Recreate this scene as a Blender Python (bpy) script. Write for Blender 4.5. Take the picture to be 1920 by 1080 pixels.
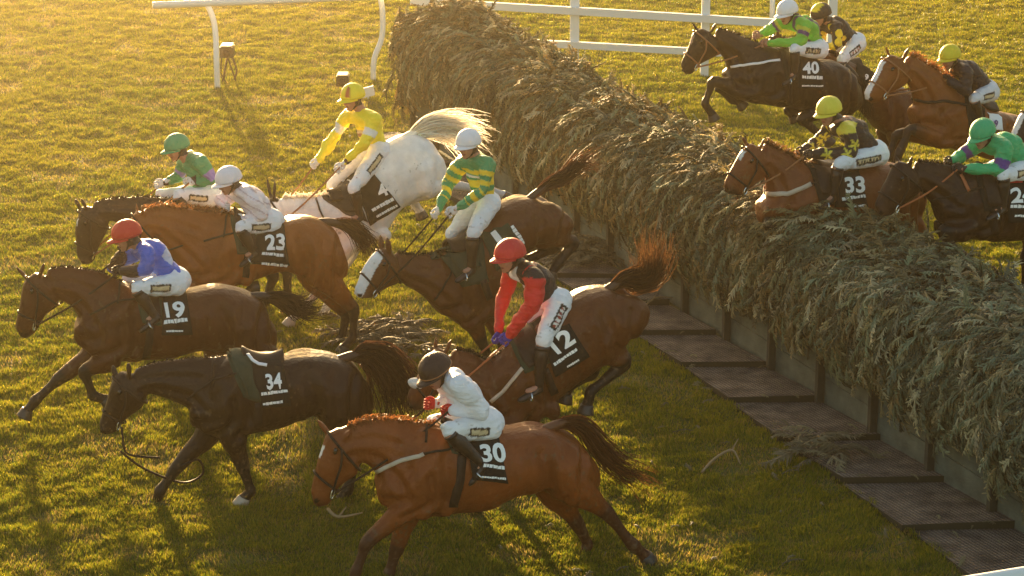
import bpy, bmesh, math, random
import numpy as np
from mathutils import Vector, Matrix
from mathutils.bvhtree import BVHTree

for _o in list(bpy.data.objects):
    bpy.data.objects.remove(_o, do_unlink=True)
scene = bpy.context.scene
COL = scene.collection
rnd = random.Random(7)
rng = np.random.default_rng(11)

# ------------------------------------------------------------------ camera
FPX, YH, KS = 4400.0, -785.0, 0.13          # focal length in photo pixels, horizon row, metres-to-pixels slope
PITCH = math.atan((540 - YH) / FPX)
CP, SP = math.cos(PITCH), math.sin(PITCH)
CH = CP / KS
CAM = Vector((0, 0, CH))
cam_d = bpy.data.cameras.new('camera')
cam = bpy.data.objects.new('camera', cam_d)
COL.objects.link(cam)
cam.location = CAM
cam.rotation_euler = (math.pi / 2 - PITCH, 0, 0)
cam_d.sensor_width = 36
cam_d.lens = 36 * FPX / 1920
cam_d.clip_end = 2000
scene.camera = cam

# ------------------------------------------------------------------ light
SUN_AZ, SUN_EL = math.radians(-12.5), math.radians(6.0)   # low sun behind the race, a little to the left
w = bpy.data.worlds.new('World')
scene.world = w
w.use_nodes = True
nt = w.node_tree
bg = nt.nodes['Background']
sky = nt.nodes.new('ShaderNodeTexSky')
sky.sky_type = 'NISHITA'
sky.sun_disc = False
sky.sun_elevation = SUN_EL
sky.sun_rotation = SUN_AZ
sky.dust_density = 3.0
tn = nt.nodes.new('ShaderNodeVectorMath'); tn.operation = 'MULTIPLY'; tn.inputs[1].default_value = (1.05, 1.0, .9)
nt.links.new(sky.outputs[0], tn.inputs[0]); nt.links.new(tn.outputs[0], bg.inputs[0])
bg.inputs[1].default_value = 0.088
sd = bpy.data.lights.new('sun', 'SUN')
sun = bpy.data.objects.new('sun', sd)
COL.objects.link(sun)
sd.energy = 5.0
sd.angle = math.radians(1.6)
sd.color = (1.0, 0.68, 0.34)
to_sun = Vector((math.sin(SUN_AZ) * math.cos(SUN_EL), math.cos(SUN_AZ) * math.cos(SUN_EL), math.sin(SUN_EL)))
sun.rotation_euler = to_sun.to_track_quat('Z', 'Y').to_euler()
vs = scene.view_settings
vs.view_transform = 'Standard'
vs.look = 'None'
vs.exposure = 2.4
vs.gamma = 1.0
scene.cycles.volume_bounces = 1
scene.cycles.max_bounces = 6
scene.cycles.transparent_max_bounces = 8

# ------------------------------------------------------------------ helpers
def ray(x, y):
    return Vector(((x - 960), CP * FPX - SP * (y - 540) * 1.0, -SP * FPX - CP * (y - 540))).normalized()

def ground(x, y, z=0.0):
    d = ray(x, y)
    return CAM + d * ((z - CH) / d.z)

def scale_at(y):
    return KS * (y - YH)

def tag(o, label=None, cat=None, group=None, kind=None):
    if label: o['label'] = label
    if cat: o['category'] = cat
    if group: o['group'] = group
    if kind: o['kind'] = kind
    return o

def empty(name, loc=(0, 0, 0)):
    o = bpy.data.objects.new(name, None)
    o.location = loc
    o.empty_display_size = .2
    COL.objects.link(o)
    return o

def link(name, me, mat=None, parent=None):
    o = bpy.data.objects.new(name, me)
    COL.objects.link(o)
    if mat is not None:
        me.materials.append(mat)
    if parent is not None:
        o.parent = parent
        # world placement is in the mesh; undo the parent's own offset
        p, off = parent, Vector((0, 0, 0))
        while p is not None:
            off += p.location; p = p.parent
        o.location = -off if parent.parent is None else Vector((0, 0, 0))
    return o

class MB:
    """collects verts / faces, builds one mesh"""
    def __init__(s): s.v = []; s.f = []
    def add(s, vs_, fs_):
        n = len(s.v)
        s.v.extend([tuple(a) for a in vs_])
        s.f.extend([tuple(i + n for i in f) for f in fs_])
    def mesh(s, name='m', smooth=True):
        me = bpy.data.meshes.new(name)
        me.from_pydata(s.v, [], s.f)
        if smooth and me.polygons:
            me.polygons.foreach_set('use_smooth', [True] * len(me.polygons))
        me.update()
        return me
    def build(s, name, mat=None, parent=None, smooth=True):
        return link(name, s.mesh(name, smooth), mat, parent)
    def box(s, c, dx, dy, dz):
        """box with centre c and half vectors dx, dy, dz"""
        c = Vector(c); dx = Vector(dx); dy = Vector(dy); dz = Vector(dz)
        V = [c + dx * i + dy * j + dz * k for i in (-1, 1) for j in (-1, 1) for k in (-1, 1)]
        s.add(V, [(0, 1, 3, 2), (4, 6, 7, 5), (0, 4, 5, 1), (2, 3, 7, 6), (0, 2, 6, 4), (1, 5, 7, 3)])
    def ell(s, c, a, b, d, nu=14, nv=8, vmin=-1.0):
        """ellipsoid with half-axis vectors a, b, d ; vmin cuts the bottom (along d)"""
        c = Vector(c); V = []; Fc = []
        t0 = math.asin(max(-1, vmin))
        for j in range(nv + 1):
            t = t0 + (math.pi / 2 - t0) * j / nv
            for i in range(nu):
                p = 2 * math.pi * i / nu
                V.append(c + a * (math.cos(t) * math.cos(p)) + b * (math.cos(t) * math.sin(p)) + d * math.sin(t))
        for j in range(nv):
            for i in range(nu):
                k = (i + 1) % nu
                Fc.append((j * nu + i, j * nu + k, (j + 1) * nu + k, (j + 1) * nu + i))
        Fc.append(tuple(range(nu - 1, -1, -1)))
        s.add(V, Fc)
    def tube(s, pts, rad, n=10, sub=3, closed=False, flat=None):
        """tube through pts with radii; flat=(vector, factor) squashes it along a vector"""
        pts = [Vector(p) for p in pts]
        if not hasattr(rad, '__len__'): rad = [rad] * len(pts)
        P, R = [], []
        m = len(pts)
        if closed:
            P, R = pts, list(rad)
        else:
            for i in range(m - 1):
                for k in range(sub):
                    t = k / sub
                    P.append(cr(pts, i, t)); R.append(rad[i] * (1 - t) + rad[i + 1] * t)
            P.append(pts[-1]); R.append(rad[-1])
        N = len(P); V = []; Fc = []
        ref = None
        for i in range(N):
            if closed: tg = P[(i + 1) % N] - P[i - 1]
            else: tg = P[min(i + 1, N - 1)] - P[max(i - 1, 0)]
            if tg.length < 1e-9: tg = Vector((0, 0, 1))
            tg.normalize()
            if ref is None:
                ref = tg.orthogonal().normalized()
            ref = (ref - tg * ref.dot(tg))
            if ref.length < 1e-6: ref = tg.orthogonal()
            ref.normalize()
            bn = tg.cross(ref)
            for k in range(n):
                a = 2 * math.pi * k / n
                q = (ref * math.cos(a) + bn * math.sin(a)) * R[i]
                if flat is not None:
                    fv = flat[0]
                    q = q - fv * (q.dot(fv) * (1 - flat[1]))
                V.append(P[i] + q)
        for i in range(N if closed else N - 1):
            j = (i + 1) % N
            for k in range(n):
                l = (k + 1) % n
                Fc.append((i * n + k, i * n + l, j * n + l, j * n + k))
        if not closed:
            Fc.append(tuple(range(n - 1, -1, -1)))
            Fc.append(tuple((N - 1) * n + k for k in range(n)))
        s.add(V, Fc)
    def capsule(s, pts, rad, n=12, sub=3):
        s.tube(pts, rad, n, sub)
        for p, r in ((pts[0], rad[0]), (pts[-1], rad[-1])):
            s.ell(p, Vector((r, 0, 0)), Vector((0, r, 0)), Vector((0, 0, r)), 10, 8)

def cr(p, i, t):
    a = p[max(i - 1, 0)]; b = p[i]; c = p[min(i + 1, len(p) - 1)]; d = p[min(i + 2, len(p) - 1)]
    return ((b * 2) + (c - a) * t + (a * 2 - b * 5 + c * 4 - d) * (t * t) + (b * 3 - a - c * 3 + d) * (t ** 3)) * .5

class Frame:
    """upright plane a horse and its rider are laid out in: ground point and heading"""
    def __init__(s, gx, gy, deg):
        th = math.radians(deg)
        s.G = ground(gx, gy)
        s.fwd = Vector((-math.cos(th), -math.sin(th), 0))
        s.side = Vector((math.sin(th), -math.cos(th), 0))     # towards the near (left) side of the horse
    def P(s, x, y, lat=0.0):
        d = ray(x, y)
        o = s.G + s.side * lat
        return CAM + d * ((o - CAM).dot(s.side) / d.dot(s.side))
    def mirror(s, p):
        return p - s.side * (2 * (p - s.G).dot(s.side))

def stations(fr, st, sub=4):
    """interpolated loft stations [(centre, half-height vec, half-width)]"""
    T = [fr.P(a[0], a[1]) for a in st]; B = [fr.P(a[2], a[3]) for a in st]
    Wd = [Vector((a[4], 0, 0)) for a in st]
    out = []
    for i in range(len(st) - 1):
        for k in range(sub):
            t = k / sub
            A, Bo, ww = cr(T, i, t), cr(B, i, t), cr(Wd, i, t).x
            out.append(((A + Bo) / 2, (A - Bo) / 2, max(ww, .01)))
    out.append(((T[-1] + B[-1]) / 2, (T[-1] - B[-1]) / 2, st[-1][4]))
    return out

def loft(mb, fr, st, n=20, sub=4, ex=2.3, egg=0.0):
    S = stations(fr, st, sub)
    rings = []
    def cap(S0, S1):
        dirv = (S0[0] - S1[0])
        if dirv.length < 1e-6: dirv = fr.fwd.copy()
        dirv.normalize()
        h = min(S0[1].length, S0[2])
        return [(S0[0] + dirv * h * a, S0[1] * b, S0[2] * b) for a, b in ((.45, .45), (.32, .75))]
    c0 = cap(S[0], S[1]); c1 = cap(S[-1], S[-2])
    S = c0 + S + c1[::-1]
    V, Fc = [], []
    for c, u, wd in S:
        for k in range(n):
            a = 2 * math.pi * k / n
            ca, sa = math.cos(a), math.sin(a)
            fa = math.copysign(abs(ca) ** (2 / ex), ca); fb = math.copysign(abs(sa) ** (2 / ex), sa)
            wk = wd * (1 - egg * fa)
            V.append(c + u * fa + fr.side * (wk * fb))
    for i in range(len(S) - 1):
        for k in range(n):
            l = (k + 1) % n
            Fc.append((i * n + k, i * n + l, (i + 1) * n + l, (i + 1) * n + k))
    Fc.append(tuple(range(n - 1, -1, -1)))
    Fc.append(tuple((len(S) - 1) * n + k for k in range(n)))
    mb.add(V, Fc)
    return S

def remesh(name, mb, voxel, smooth, mat, parent):
    me = mb.mesh('tmp')
    bm = bmesh.new(); bm.from_mesh(me)
    bmesh.ops.recalc_face_normals(bm, faces=bm.faces)
    bm.to_mesh(me); bm.free()
    o = bpy.data.objects.new('tmp', me)
    COL.objects.link(o)
    m = o.modifiers.new('r', 'REMESH'); m.mode = 'VOXEL'; m.voxel_size = voxel; m.use_smooth_shade = True
    m2 = o.modifiers.new('s', 'SMOOTH'); m2.factor = .5; m2.iterations = smooth
    dg = bpy.context.evaluated_depsgraph_get()
    res = bpy.data.meshes.new_from_object(o.evaluated_get(dg))
    bpy.data.objects.remove(o, do_unlink=True)
    bpy.data.meshes.remove(me)
    res.name = name
    res.materials.clear()
    return link(name, res, mat, parent)

def get_co(me):
    a = np.empty(len(me.vertices) * 3, np.float32)
    me.vertices.foreach_get('co', a)
    return a.reshape(-1, 3)

def set_col(me, rgb, name='tint'):
    at = me.color_attributes.new(name, 'FLOAT_COLOR', 'POINT')
    c = np.ones((len(rgb), 4), np.float32); c[:, :3] = rgb
    at.data.foreach_set('color', c.ravel())

def np_mesh(name, V, Fq, col=None, mat=None, parent=None, nper=4, smooth=False):
    """fast mesh of equal polygons from numpy"""
    me = bpy.data.meshes.new(name)
    me.vertices.add(len(V)); me.vertices.foreach_set('co', V.astype(np.float32).ravel())
    n = len(Fq)
    me.loops.add(n * nper); me.loops.foreach_set('vertex_index', Fq.astype(np.int32).ravel())
    me.polygons.add(n)
    me.polygons.foreach_set('loop_start', np.arange(0, n * nper, nper, dtype=np.int32))
    me.polygons.foreach_set('loop_total', np.full(n, nper, np.int32))
    if smooth: me.polygons.foreach_set('use_smooth', np.ones(n, bool))
    me.update(calc_edges=True)
    if col is not None: set_col(me, col)
    return link(name, me, mat, parent)

def seg_dist(P, a, b):
    a = np.array(a); b = np.array(b); d = b - a
    t = np.clip(((P - a) @ d) / max(d @ d, 1e-9), 0, 1)
    return np.linalg.norm(P - (a + t[:, None] * d), axis=1), t

# ------------------------------------------------------------------ materials
def mat(name, col=(.5, .5, .5), rough=.6, noise=None, bump=None, tint=False, sheen=0, metal=0, coat=0, spec=.5, transl=0, wave=None):
    m = bpy.data.materials.new(name); m.use_nodes = True
    n, l = m.node_tree.nodes, m.node_tree.links
    b = n['Principled BSDF']
    b.inputs['Roughness'].default_value = rough
    b.inputs['Metallic'].default_value = metal
    b.inputs['Specular IOR Level'].default_value = spec
    if sheen:
        b.inputs['Sheen Weight'].default_value = sheen
        b.inputs['Sheen Roughness'].default_value = .4
    if coat:
        b.inputs['Coat Weight'].default_value = coat; b.inputs['Coat Roughness'].default_value = .32 if name == 'horse_coat' else .1
    tc = n.new('ShaderNodeNewGeometry')
    src = None
    if tint:
        at = n.new('ShaderNodeAttribute'); at.attribute_name = 'tint'; src = at.outputs['Color']
    else:
        rg = n.new('ShaderNodeRGB'); rg.outputs[0].default_value = (*col, 1); src = rg.outputs[0]
    if noise:
        sc, amt = noise
        nz = n.new('ShaderNodeTexNoise'); nz.inputs['Scale'].default_value = sc; nz.inputs['Detail'].default_value = 5
        l.new(tc.outputs['Position'], nz.inputs['Vector'])
        mr = n.new('ShaderNodeMapRange'); mr.inputs[1].default_value = .3; mr.inputs[2].default_value = .7
        mr.inputs[3].default_value = 1 - amt; mr.inputs[4].default_value = 1 + amt
        l.new(nz.outputs['Fac'], mr.inputs[0])
        mx = n.new('ShaderNodeVectorMath'); mx.operation = 'SCALE'
        l.new(src, mx.inputs[0]); l.new(mr.outputs[0], mx.inputs['Scale'])
        src = mx.outputs[0]
    l.new(src, b.inputs['Base Color'])
    if bump:
        sc, st = bump[0], bump[1]
        nz2 = n.new('ShaderNodeTexNoise'); nz2.inputs['Scale'].default_value = sc; nz2.inputs['Detail'].default_value = 4
        if len(bump) > 2:
            mp = n.new('ShaderNodeMapping'); mp.inputs['Scale'].default_value = bump[2]
            l.new(tc.outputs['Position'], mp.inputs[0]); l.new(mp.outputs[0], nz2.inputs['Vector'])
        else:
            l.new(tc.outputs['Position'], nz2.inputs['Vector'])
        bp = n.new('ShaderNodeBump'); bp.inputs['Strength'].default_value = st; bp.inputs['Distance'].default_value = .02
        l.new(nz2.outputs['Fac'], bp.inputs['Height']); l.new(bp.outputs[0], b.inputs['Normal'])
    if transl:
        tr = n.new('ShaderNodeBsdfTranslucent'); l.new(src, tr.inputs[0])
        ms = n.new('ShaderNodeMixShader'); ms.inputs[0].default_value = transl
        l.new(b.outputs[0], ms.inputs[1]); l.new(tr.outputs[0], ms.inputs[2])
        l.new(ms.outputs[0], n['Material Output'].inputs['Surface'])
    return m

M = {}
M['coat'] = mat('horse_coat', rough=.46, noise=(7, .13), bump=(34, .45), tint=True, spec=.2, coat=.05)
M['hair'] = mat('horse_hair', rough=.5, tint=True, transl=.5, spec=.2)
M['hoof'] = mat('hoof_horn', (.04, .033, .028), .45)
M['hoof_pale'] = mat('hoof_pale', (.45, .38, .3), .5)
M['leather'] = mat('dark_leather', (.02, .012, .009), .6, noise=(40, .3), spec=.25)
M['tan'] = mat('tan_leather', (.3, .12, .045), .5)
M['steel'] = mat('steel', (.7, .7, .68), .25, metal=1)
M['cream'] = mat('cream_webbing', (.55, .44, .34), .8)
M['white'] = mat('white_mark', (.88, .88, .86), .7)
M['black_cloth'] = mat('black_cloth', (.012, .013, .012), .9, bump=(25, .3), spec=.2)
M['green_cloth'] = mat('green_cloth', (.03, .05, .033), .9, bump=(25, .3), spec=.2)
M['white_cloth'] = mat('white_cloth', (.82, .81, .82), .8, bump=(30, .3))
M['eye'] = mat('eye', (.01, .007, .005), .08)
M['silks'] = mat('racing_silks', rough=.5, tint=True, bump=(18, .9, (1, 1, 2.4)), noise=(6, .06), spec=.35)
M['breeches'] = mat('white_breeches', tint=True, rough=.7, bump=(16, .85, (1, 1, 2.2)), noise=(12, .05), spec=.3)
M['boot'] = mat('boot_leather', (.016, .01, .009), .4, bump=(20, .5))
M['skin'] = mat('skin', tint=True, rough=.55)
M['fleece'] = mat('sheepskin', (.75, .74, .7), .95, bump=(90, 1))
M['goggles'] = mat('goggle_lens', (.02, .018, .015), .1, coat=1)
# ------------------------------------------------------------------ setting: ground, fence, mats, rails
def vnoise(x, y, s, seed):
    r = np.random.default_rng(seed).random((257, 257))
    u, v = x / s + 1000, y / s + 1000
    i, j = np.floor(u).astype(int), np.floor(v).astype(int)
    fu, fv = u - i, v - j
    fu = fu * fu * (3 - 2 * fu); fv = fv * fv * (3 - 2 * fv)
    i0, j0, i1, j1 = i % 256, j % 256, (i + 1) % 256, (j + 1) % 256
    return (r[i0, j0] * (1 - fu) + r[i1, j0] * fu) * (1 - fv) + (r[i0, j1] * (1 - fu) + r[i1, j1] * fu) * fv

def ground_mat():
    m = bpy.data.materials.new('turf'); m.use_nodes = True
    n, l = m.node_tree.nodes, m.node_tree.links
    b = n['Principled BSDF']; b.inputs['Roughness'].default_value = .95
    g = n.new('ShaderNodeNewGeometry')
    nz = n.new('ShaderNodeTexNoise'); nz.inputs['Scale'].default_value = 3; nz.inputs['Detail'].default_value = 8
    l.new(g.outputs['Position'], nz.inputs['Vector'])
    r = n.new('ShaderNodeValToRGB')
    r.color_ramp.elements[0].position = .35; r.color_ramp.elements[0].color = (.075, .085, .014, 1)
    r.color_ramp.elements[1].position = .7; r.color_ramp.elements[1].color = (.14, .14, .022, 1)
    l.new(nz.outputs['Fac'], r.inputs[0]); l.new(r.outputs[0], b.inputs['Base Color'])
    n2 = n.new('ShaderNodeTexNoise'); n2.inputs['Scale'].default_value = 14; n2.inputs['Detail'].default_value = 6
    l.new(g.outputs['Position'], n2.inputs['Vector'])
    bp = n.new('ShaderNodeBump'); bp.inputs['Strength'].default_value = .5; bp.inputs['Distance'].default_value = .05
    l.new(n2.outputs['Fac'], bp.inputs['Height']); l.new(bp.outputs[0], b.inputs['Normal'])
    return m
mb = MB()
R = 700
mb.add([(-R, -R, 0), (R, -R, 0), (R, R, 0), (-R, R, 0)], [(0, 1, 2, 3)])
gobj = mb.build('ground', ground_mat(), smooth=False)
gobj['kind'] = 'structure'

# fence line
FA, FB = ground(770, 249), ground(1862, 975)
FD = (FB - FA).normalized()
FL = (FB - FA).length + 3.0
FN = Vector((FD.y, -FD.x, 0))
if FN.x > 0: FN = -FN                                     # landing side
def fp(s, out=0.0, z=0.0):
    return FA + FD * s + FN * out + Vector((0, 0, z))
fence = empty('steeplechase_fence', fp(FL / 2))
tag(fence, 'tall spruce-dressed steeplechase fence with green boards running diagonally across the course', 'fence')
boards_m = mat('green_boards', (.12, .135, .1), .75, noise=(5, .35), bump=(12, .5, (1, 1, 6)))
post_m = mat('dark_posts', (.05, .045, .03), .8, noise=(8, .3))
sp_post = 1.0 * ((ground(1750, 893) - ground(1283, 590)).length / 5)
s0 = (ground(1283, 590) - FA).dot(FD) % sp_post
ns = int((FL - s0) / sp_post) + 1
edges = [0.0] + [s0 + i * sp_post for i in range(ns)] + [FL]
for i in range(len(edges) - 1):
    a, b = edges[i], edges[i + 1]
    if b - a < .1: continue
    mb = MB()
    for k in range(4):
        mb.box(fp((a + b) / 2, -.06 - rnd.random() * .006, .13 + k * .262), FD * ((b - a) / 2 - .005), FN * .02, Vector((0, 0, .127)))
    mb.build('board_panel', boards_m, fence, smooth=False)
for s in edges[1:-1]:
    mb = MB(); mb.box(fp(s, .0, .55), FD * .026, FN * .035, Vector((0, 0, .55)))
    mb.build('post', post_m, fence, smooth=False)
# dark core behind the spruce
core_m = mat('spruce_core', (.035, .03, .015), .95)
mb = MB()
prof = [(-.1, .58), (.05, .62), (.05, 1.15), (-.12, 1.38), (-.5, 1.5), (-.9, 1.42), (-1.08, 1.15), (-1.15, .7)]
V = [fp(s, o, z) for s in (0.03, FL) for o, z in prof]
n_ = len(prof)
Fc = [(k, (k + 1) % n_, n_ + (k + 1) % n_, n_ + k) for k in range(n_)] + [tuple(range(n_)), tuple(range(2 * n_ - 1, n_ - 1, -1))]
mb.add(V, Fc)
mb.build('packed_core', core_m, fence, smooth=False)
# take-off side guard rail of the fence
mb = MB(); mb.tube([fp(0, -1.25, .35), fp(FL, -1.25, .35)], .07, 10, 1)
mb.build('guard_rail', post_m, fence)

def spray_template(seed, L=.3, twigs=11, wid=.1):
    r = random.Random(seed); mb = MB()
    stem = [Vector((0, 0, 0)), Vector((L * .35, r.uniform(-.02, .02), .02)), Vector((L * .7, r.uniform(-.03, .03), .0)), Vector((L, r.uniform(-.03, .03), -.05))]
    mb.tube(stem, [.008, .012, .011, .003], 3, 2)
    for i in range(twigs):
        t = .12 + .85 * i / twigs
        k = min(int(t * 3), 2)
        p = cr(stem, k, t * 3 - k)
        for sgn in (-1, 1):
            ln = wid * (.85 - t * .35) * r.uniform(.4, 1.4)
            an = math.radians(r.uniform(18, 62)) * sgn
            d = Vector((math.cos(an), math.sin(an), r.uniform(-.45, .15))).normalized()
            wv = d.cross(Vector((r.uniform(-.8, .8), r.uniform(-.8, .8), 1))).normalized() * r.uniform(.006, .011)
            uv = wv.cross(d).normalized() * .007
            q1, q2, q3 = p + d * ln * .25, p + d * ln * .7 - Vector((0, 0, .01)), p + d * ln - Vector((0, 0, .025))
            mb.add([p, q1 + wv, q1 - wv, q1 + uv, q2 + wv * .8, q2 - wv * .8, q2 + uv * .8, q3],
                   [(0, 1, 3), (0, 3, 2), (1, 4, 6), (1, 6, 3), (3, 6, 5), (3, 5, 2), (4, 7, 6), (6, 7, 5)])
    tri = []
    for f in mb.f:
        for j in range(1, len(f) - 1): tri.append((f[0], f[j], f[j + 1]))
    return np.array([tuple(v) for v in mb.v], np.float32), np.array(tri, np.int32)
TPL = [spray_template(k, .24 + .05 * (k % 4), 11 + k % 4, .085 + .015 * (k % 3)) for k in range(12)]

def place_sprays(items):
    """items: (pos, dir, normal, scale, rgb)"""
    VV, FF, CC = [], [], []; n = 0
    for p, d, nm, sc, c in items:
        tv, tf = TPL[rnd.randrange(len(TPL))]
        d = d.normalized(); y = nm.cross(d)
        if y.length < 1e-4: y = d.orthogonal()
        y.normalize(); z = d.cross(y)
        Mx = np.array([d, y, z], np.float32)
        VV.append(tv @ Mx * sc + np.array(p, np.float32)); FF.append(tf + n); n += len(tv)
        CC.append(np.tile(np.array(c, np.float32), (len(tv), 1)) * rng.uniform(.8, 1.2, (len(tv), 1)))
    return np.concatenate(VV), np.concatenate(FF), np.concatenate(CC)
spruce_m = mat('spruce_needles', tint=True, rough=.75, transl=.18)
SPC = [(.13, .135, .06), (.2, .155, .06), (.21, .135, .045), (.16, .17, .09), (.38, .31, .17), (.10, .085, .03), (.07, .055, .02)]
def spruce_col(s):
    c = Vector(SPC[rnd.randrange(len(SPC))]); k = rnd.uniform(.6, 1.8)
    g = min(max((s - 11) / 5, 0), 1)                      # greyer green towards the near end: less golden haze, painted into the colour
    c = c.lerp(Vector((.13, .155, .105)), g * .42)
    return c * k
def pr(u):
    """outer profile of the dressing: 0 front hem .. 1 back hem -> (out, z, dir, normal)"""
    P = [(.16, .57), (.24, .82), (.21, 1.12), (.1, 1.42), (-.12, 1.55), (-.45, 1.62), (-.8, 1.57), (-1.08, 1.42), (-1.2, 1.1), (-1.2, .5)]
    x = u * (len(P) - 1); i = min(int(x), len(P) - 2); t = x - i
    o = P[i][0] * (1 - t) + P[i + 1][0] * t; z = P[i][1] * (1 - t) + P[i + 1][1] * t
    tx, tz = P[i + 1][0] - P[i][0], P[i + 1][1] - P[i][1]
    return o, z, Vector((tx, 0, tz)).normalized()
items = []
NSP = 14000
for i in range(NSP):
    s = rnd.uniform(0, FL)
    u = rnd.random() ** 1.1
    o, z, t = pr(u)
    lump = (float(vnoise(np.array([s]), np.array([u * 3]), .7, 3)[0]) - .5)
    hem = (float(vnoise(np.array([s]), np.array([0.]), .35, 8)[0]) - .5) * .34 if u < .2 else 0
    z += lump * .16 + hem * (1 - u * 5) + rnd.uniform(-.03, .03)
    o += lump * .2
    tw = FN * t.x + Vector((0, 0, t.z))                   # tangent going up and over
    nrm = tw.cross(FD); 
    if nrm.dot(FN * (1 if u < .5 else -1) + Vector((0, 0, .5))) < 0: nrm = -nrm
    d = -tw + FD * rnd.gauss(0, .42 + .035 * s) + nrm * rnd.uniform(-.05, .6 + .03 * s) + Vector((0, 0, rnd.uniform(-.2, .2)))
    if u > .45: d = -tw * rnd.uniform(-.6, 1) + FD * rnd.uniform(-1, 1) + nrm * rnd.uniform(.0, .7)
    if u > .85: d = tw + FD * rnd.uniform(-.4, .4)
    z *= 1 + .14 * min(max((5.5 - s) / 5.5, 0), 1)
    p = fp(s, o, z) - d.normalized() * .13 - nrm * .02
    items.append((p, d, nrm + Vector((rnd.uniform(-.4, .4), rnd.uniform(-.4, .4), rnd.uniform(-.3, .3))), rnd.uniform(.65, 1.15), spruce_col(s)))
for i in range(420):                                      # the far end cap
    z = rnd.uniform(.55, 1.84); o = rnd.uniform(-1.1, .2)
    d = Vector((0, 0, -1)) - FD * rnd.uniform(.1, .7) + FN * rnd.uniform(-.4, .4)
    items.append((fp(-.05, o, z), d, -FD, rnd.uniform(.7, 1.2), spruce_col(0)))
V, Fq, Cc = place_sprays(items)
o = np_mesh('spruce_dressing', V, Fq, Cc, spruce_m, fence, 3)
o['kind'] = 'stuff'

# loose spruce lying about
def brush(name, cx, cy, wpx, n, label, cat, up=.12, group=None, hpx=None, z0=.03):
    c = ground(cx, cy); r = wpx / 2 / scale_at(cy); it = []
    ry = (hpx or wpx * .3) / 2 / scale_at(cy) / SP
    for i in range(n):
        a = rnd.uniform(0, 2 * math.pi); q = math.sqrt(rnd.random())
        p = c + Vector((math.cos(a) * r * q, math.sin(a) * ry * q, z0 + up * (1 - q) * rnd.random()))
        a2 = rnd.uniform(0, 2 * math.pi) if rnd.random() < .4 else rnd.uniform(-.5, .5) + (0 if rnd.random() < .5 else math.pi)
        d = Vector((math.cos(a2), math.sin(a2), rnd.uniform(-.1, .35)))
        it.append((p, d, Vector((rnd.uniform(-.4, .4), rnd.uniform(-.4, .4), 1)), rnd.uniform(.5, 1.1), Vector((.2, .165, .09)) * rnd.uniform(.5, 1.3)))
    V, Fq, Cc = place_sprays(it)
    o = np_mesh(name, V, Fq, Cc, spruce_m, None, 3)
    return tag(o, label, cat, group)
brush('spruce_brush', 712, 632, 170, 120, 'low heap of knocked-off brown spruce behind the galloping horse marked 23', 'branches', .06, 'spruce knocked off the fence', 46, .04)
brush('spruce_brush', 1095, 492, 90, 90, 'green spruce branch fallen on the mats beside the boards under a hind leg', 'branches', .28, 'spruce knocked off the fence', 50, .1)
brush('spruce_brush', 1530, 858, 110, 42, 'grey-green spruce branch lying across the mat edge at lower right', 'branches', .2, 'spruce knocked off the fence', 46, .09)
brush('spruce_brush', 775, 668, 60, 22, 'small dark spruce tuft on the turf behind the riderless horse tail', 'branches', .1, 'spruce knocked off the fence', 20)
lit = []
for i in range(260):
    s = rnd.uniform(0, FL); q = rnd.random() ** 1.8 * 4.5 + .1
    pz = .09 if q < 1.1 else .045
    a2 = rnd.uniform(0, 6.28)
    lit.append((fp(s, q, pz), Vector((math.cos(a2), math.sin(a2), rnd.uniform(-.1, .2))), Vector((rnd.uniform(-.3, .3), rnd.uniform(-.3, .3), 1)), rnd.uniform(.2, .5), Vector((.19, .17, .09)) * rnd.uniform(.5, 1.4)))
V, Fq, Cc = place_sprays(lit)
o = np_mesh('needle_litter', V, Fq, Cc, spruce_m, None, 3); o['kind'] = 'stuff'
def twig(cx, cy, pts, label, r=.012, c=M['tan']):
    mb = MB()
    P = [ground(x, y) + Vector((0, 0, h)) for x, y, h in pts]
    mb.tube(P, [r] * (len(P) - 1) + [r * .4], 6, 4)
    k = P[len(P) // 2]
    mb.tube([k, k + (P[-1] - P[0]) * .2 + Vector((0, .12, .05))], [r * .7, r * .3], 5, 2)
    return tag(mb.build('twig', c), label, 'twig', 'bare twigs on the turf')
twigm = mat('bare_twig', (.3, .21, .11), .8)
twig(0, 0, [(1316, 890, .02), (1340, 872, .06), (1372, 864, .1), (1388, 876, .03)], 'pale curved twig lying on dark grass left of the mats', .013, twigm)
twig(0, 0, [(615, 965, .05), (635, 978, .04), (680, 972, .05)], 'short forked twig on the grass under the chestnut head of horse 30', .014, twigm)
twig(0, 0, [(1192, 600, .03), (1225, 575, .09), (1262, 570, .07)], 'bent twig lying on the mat behind the upright tail', .01, twigm)

# rubber mats on the landing side
mat_m = bpy.data.materials.new('ribbed_mat'); mat_m.use_nodes = True
n, l = mat_m.node_tree.nodes, mat_m.node_tree.links
b = n['Principled BSDF']; b.inputs['Roughness'].default_value = .9
g = n.new('ShaderNodeNewGeometry'); mp = n.new('ShaderNodeMapping'); mp.vector_type = 'TEXTURE'
mp.inputs['Rotation'].default_value = (0, 0, math.atan2(FD.y, FD.x))
l.new(g.outputs['Position'], mp.inputs[0])
wv = n.new('ShaderNodeTexWave'); wv.bands_direction = 'Y'; wv.inputs['Scale'].default_value = 9; wv.inputs['Distortion'].default_value = 1.2; wv.inputs['Detail Scale'].default_value = 3
l.new(mp.outputs[0], wv.inputs['Vector'])
wx = n.new('ShaderNodeTexWave'); wx.bands_direction = 'X'; wx.inputs['Scale'].default_value = 6; wx.inputs['Distortion'].default_value = 1.5
l.new(mp.outputs[0], wx.inputs['Vector'])
ad = n.new('ShaderNodeMath'); ad.operation = 'MULTIPLY_ADD'; ad.inputs[1].default_value = .5
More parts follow.
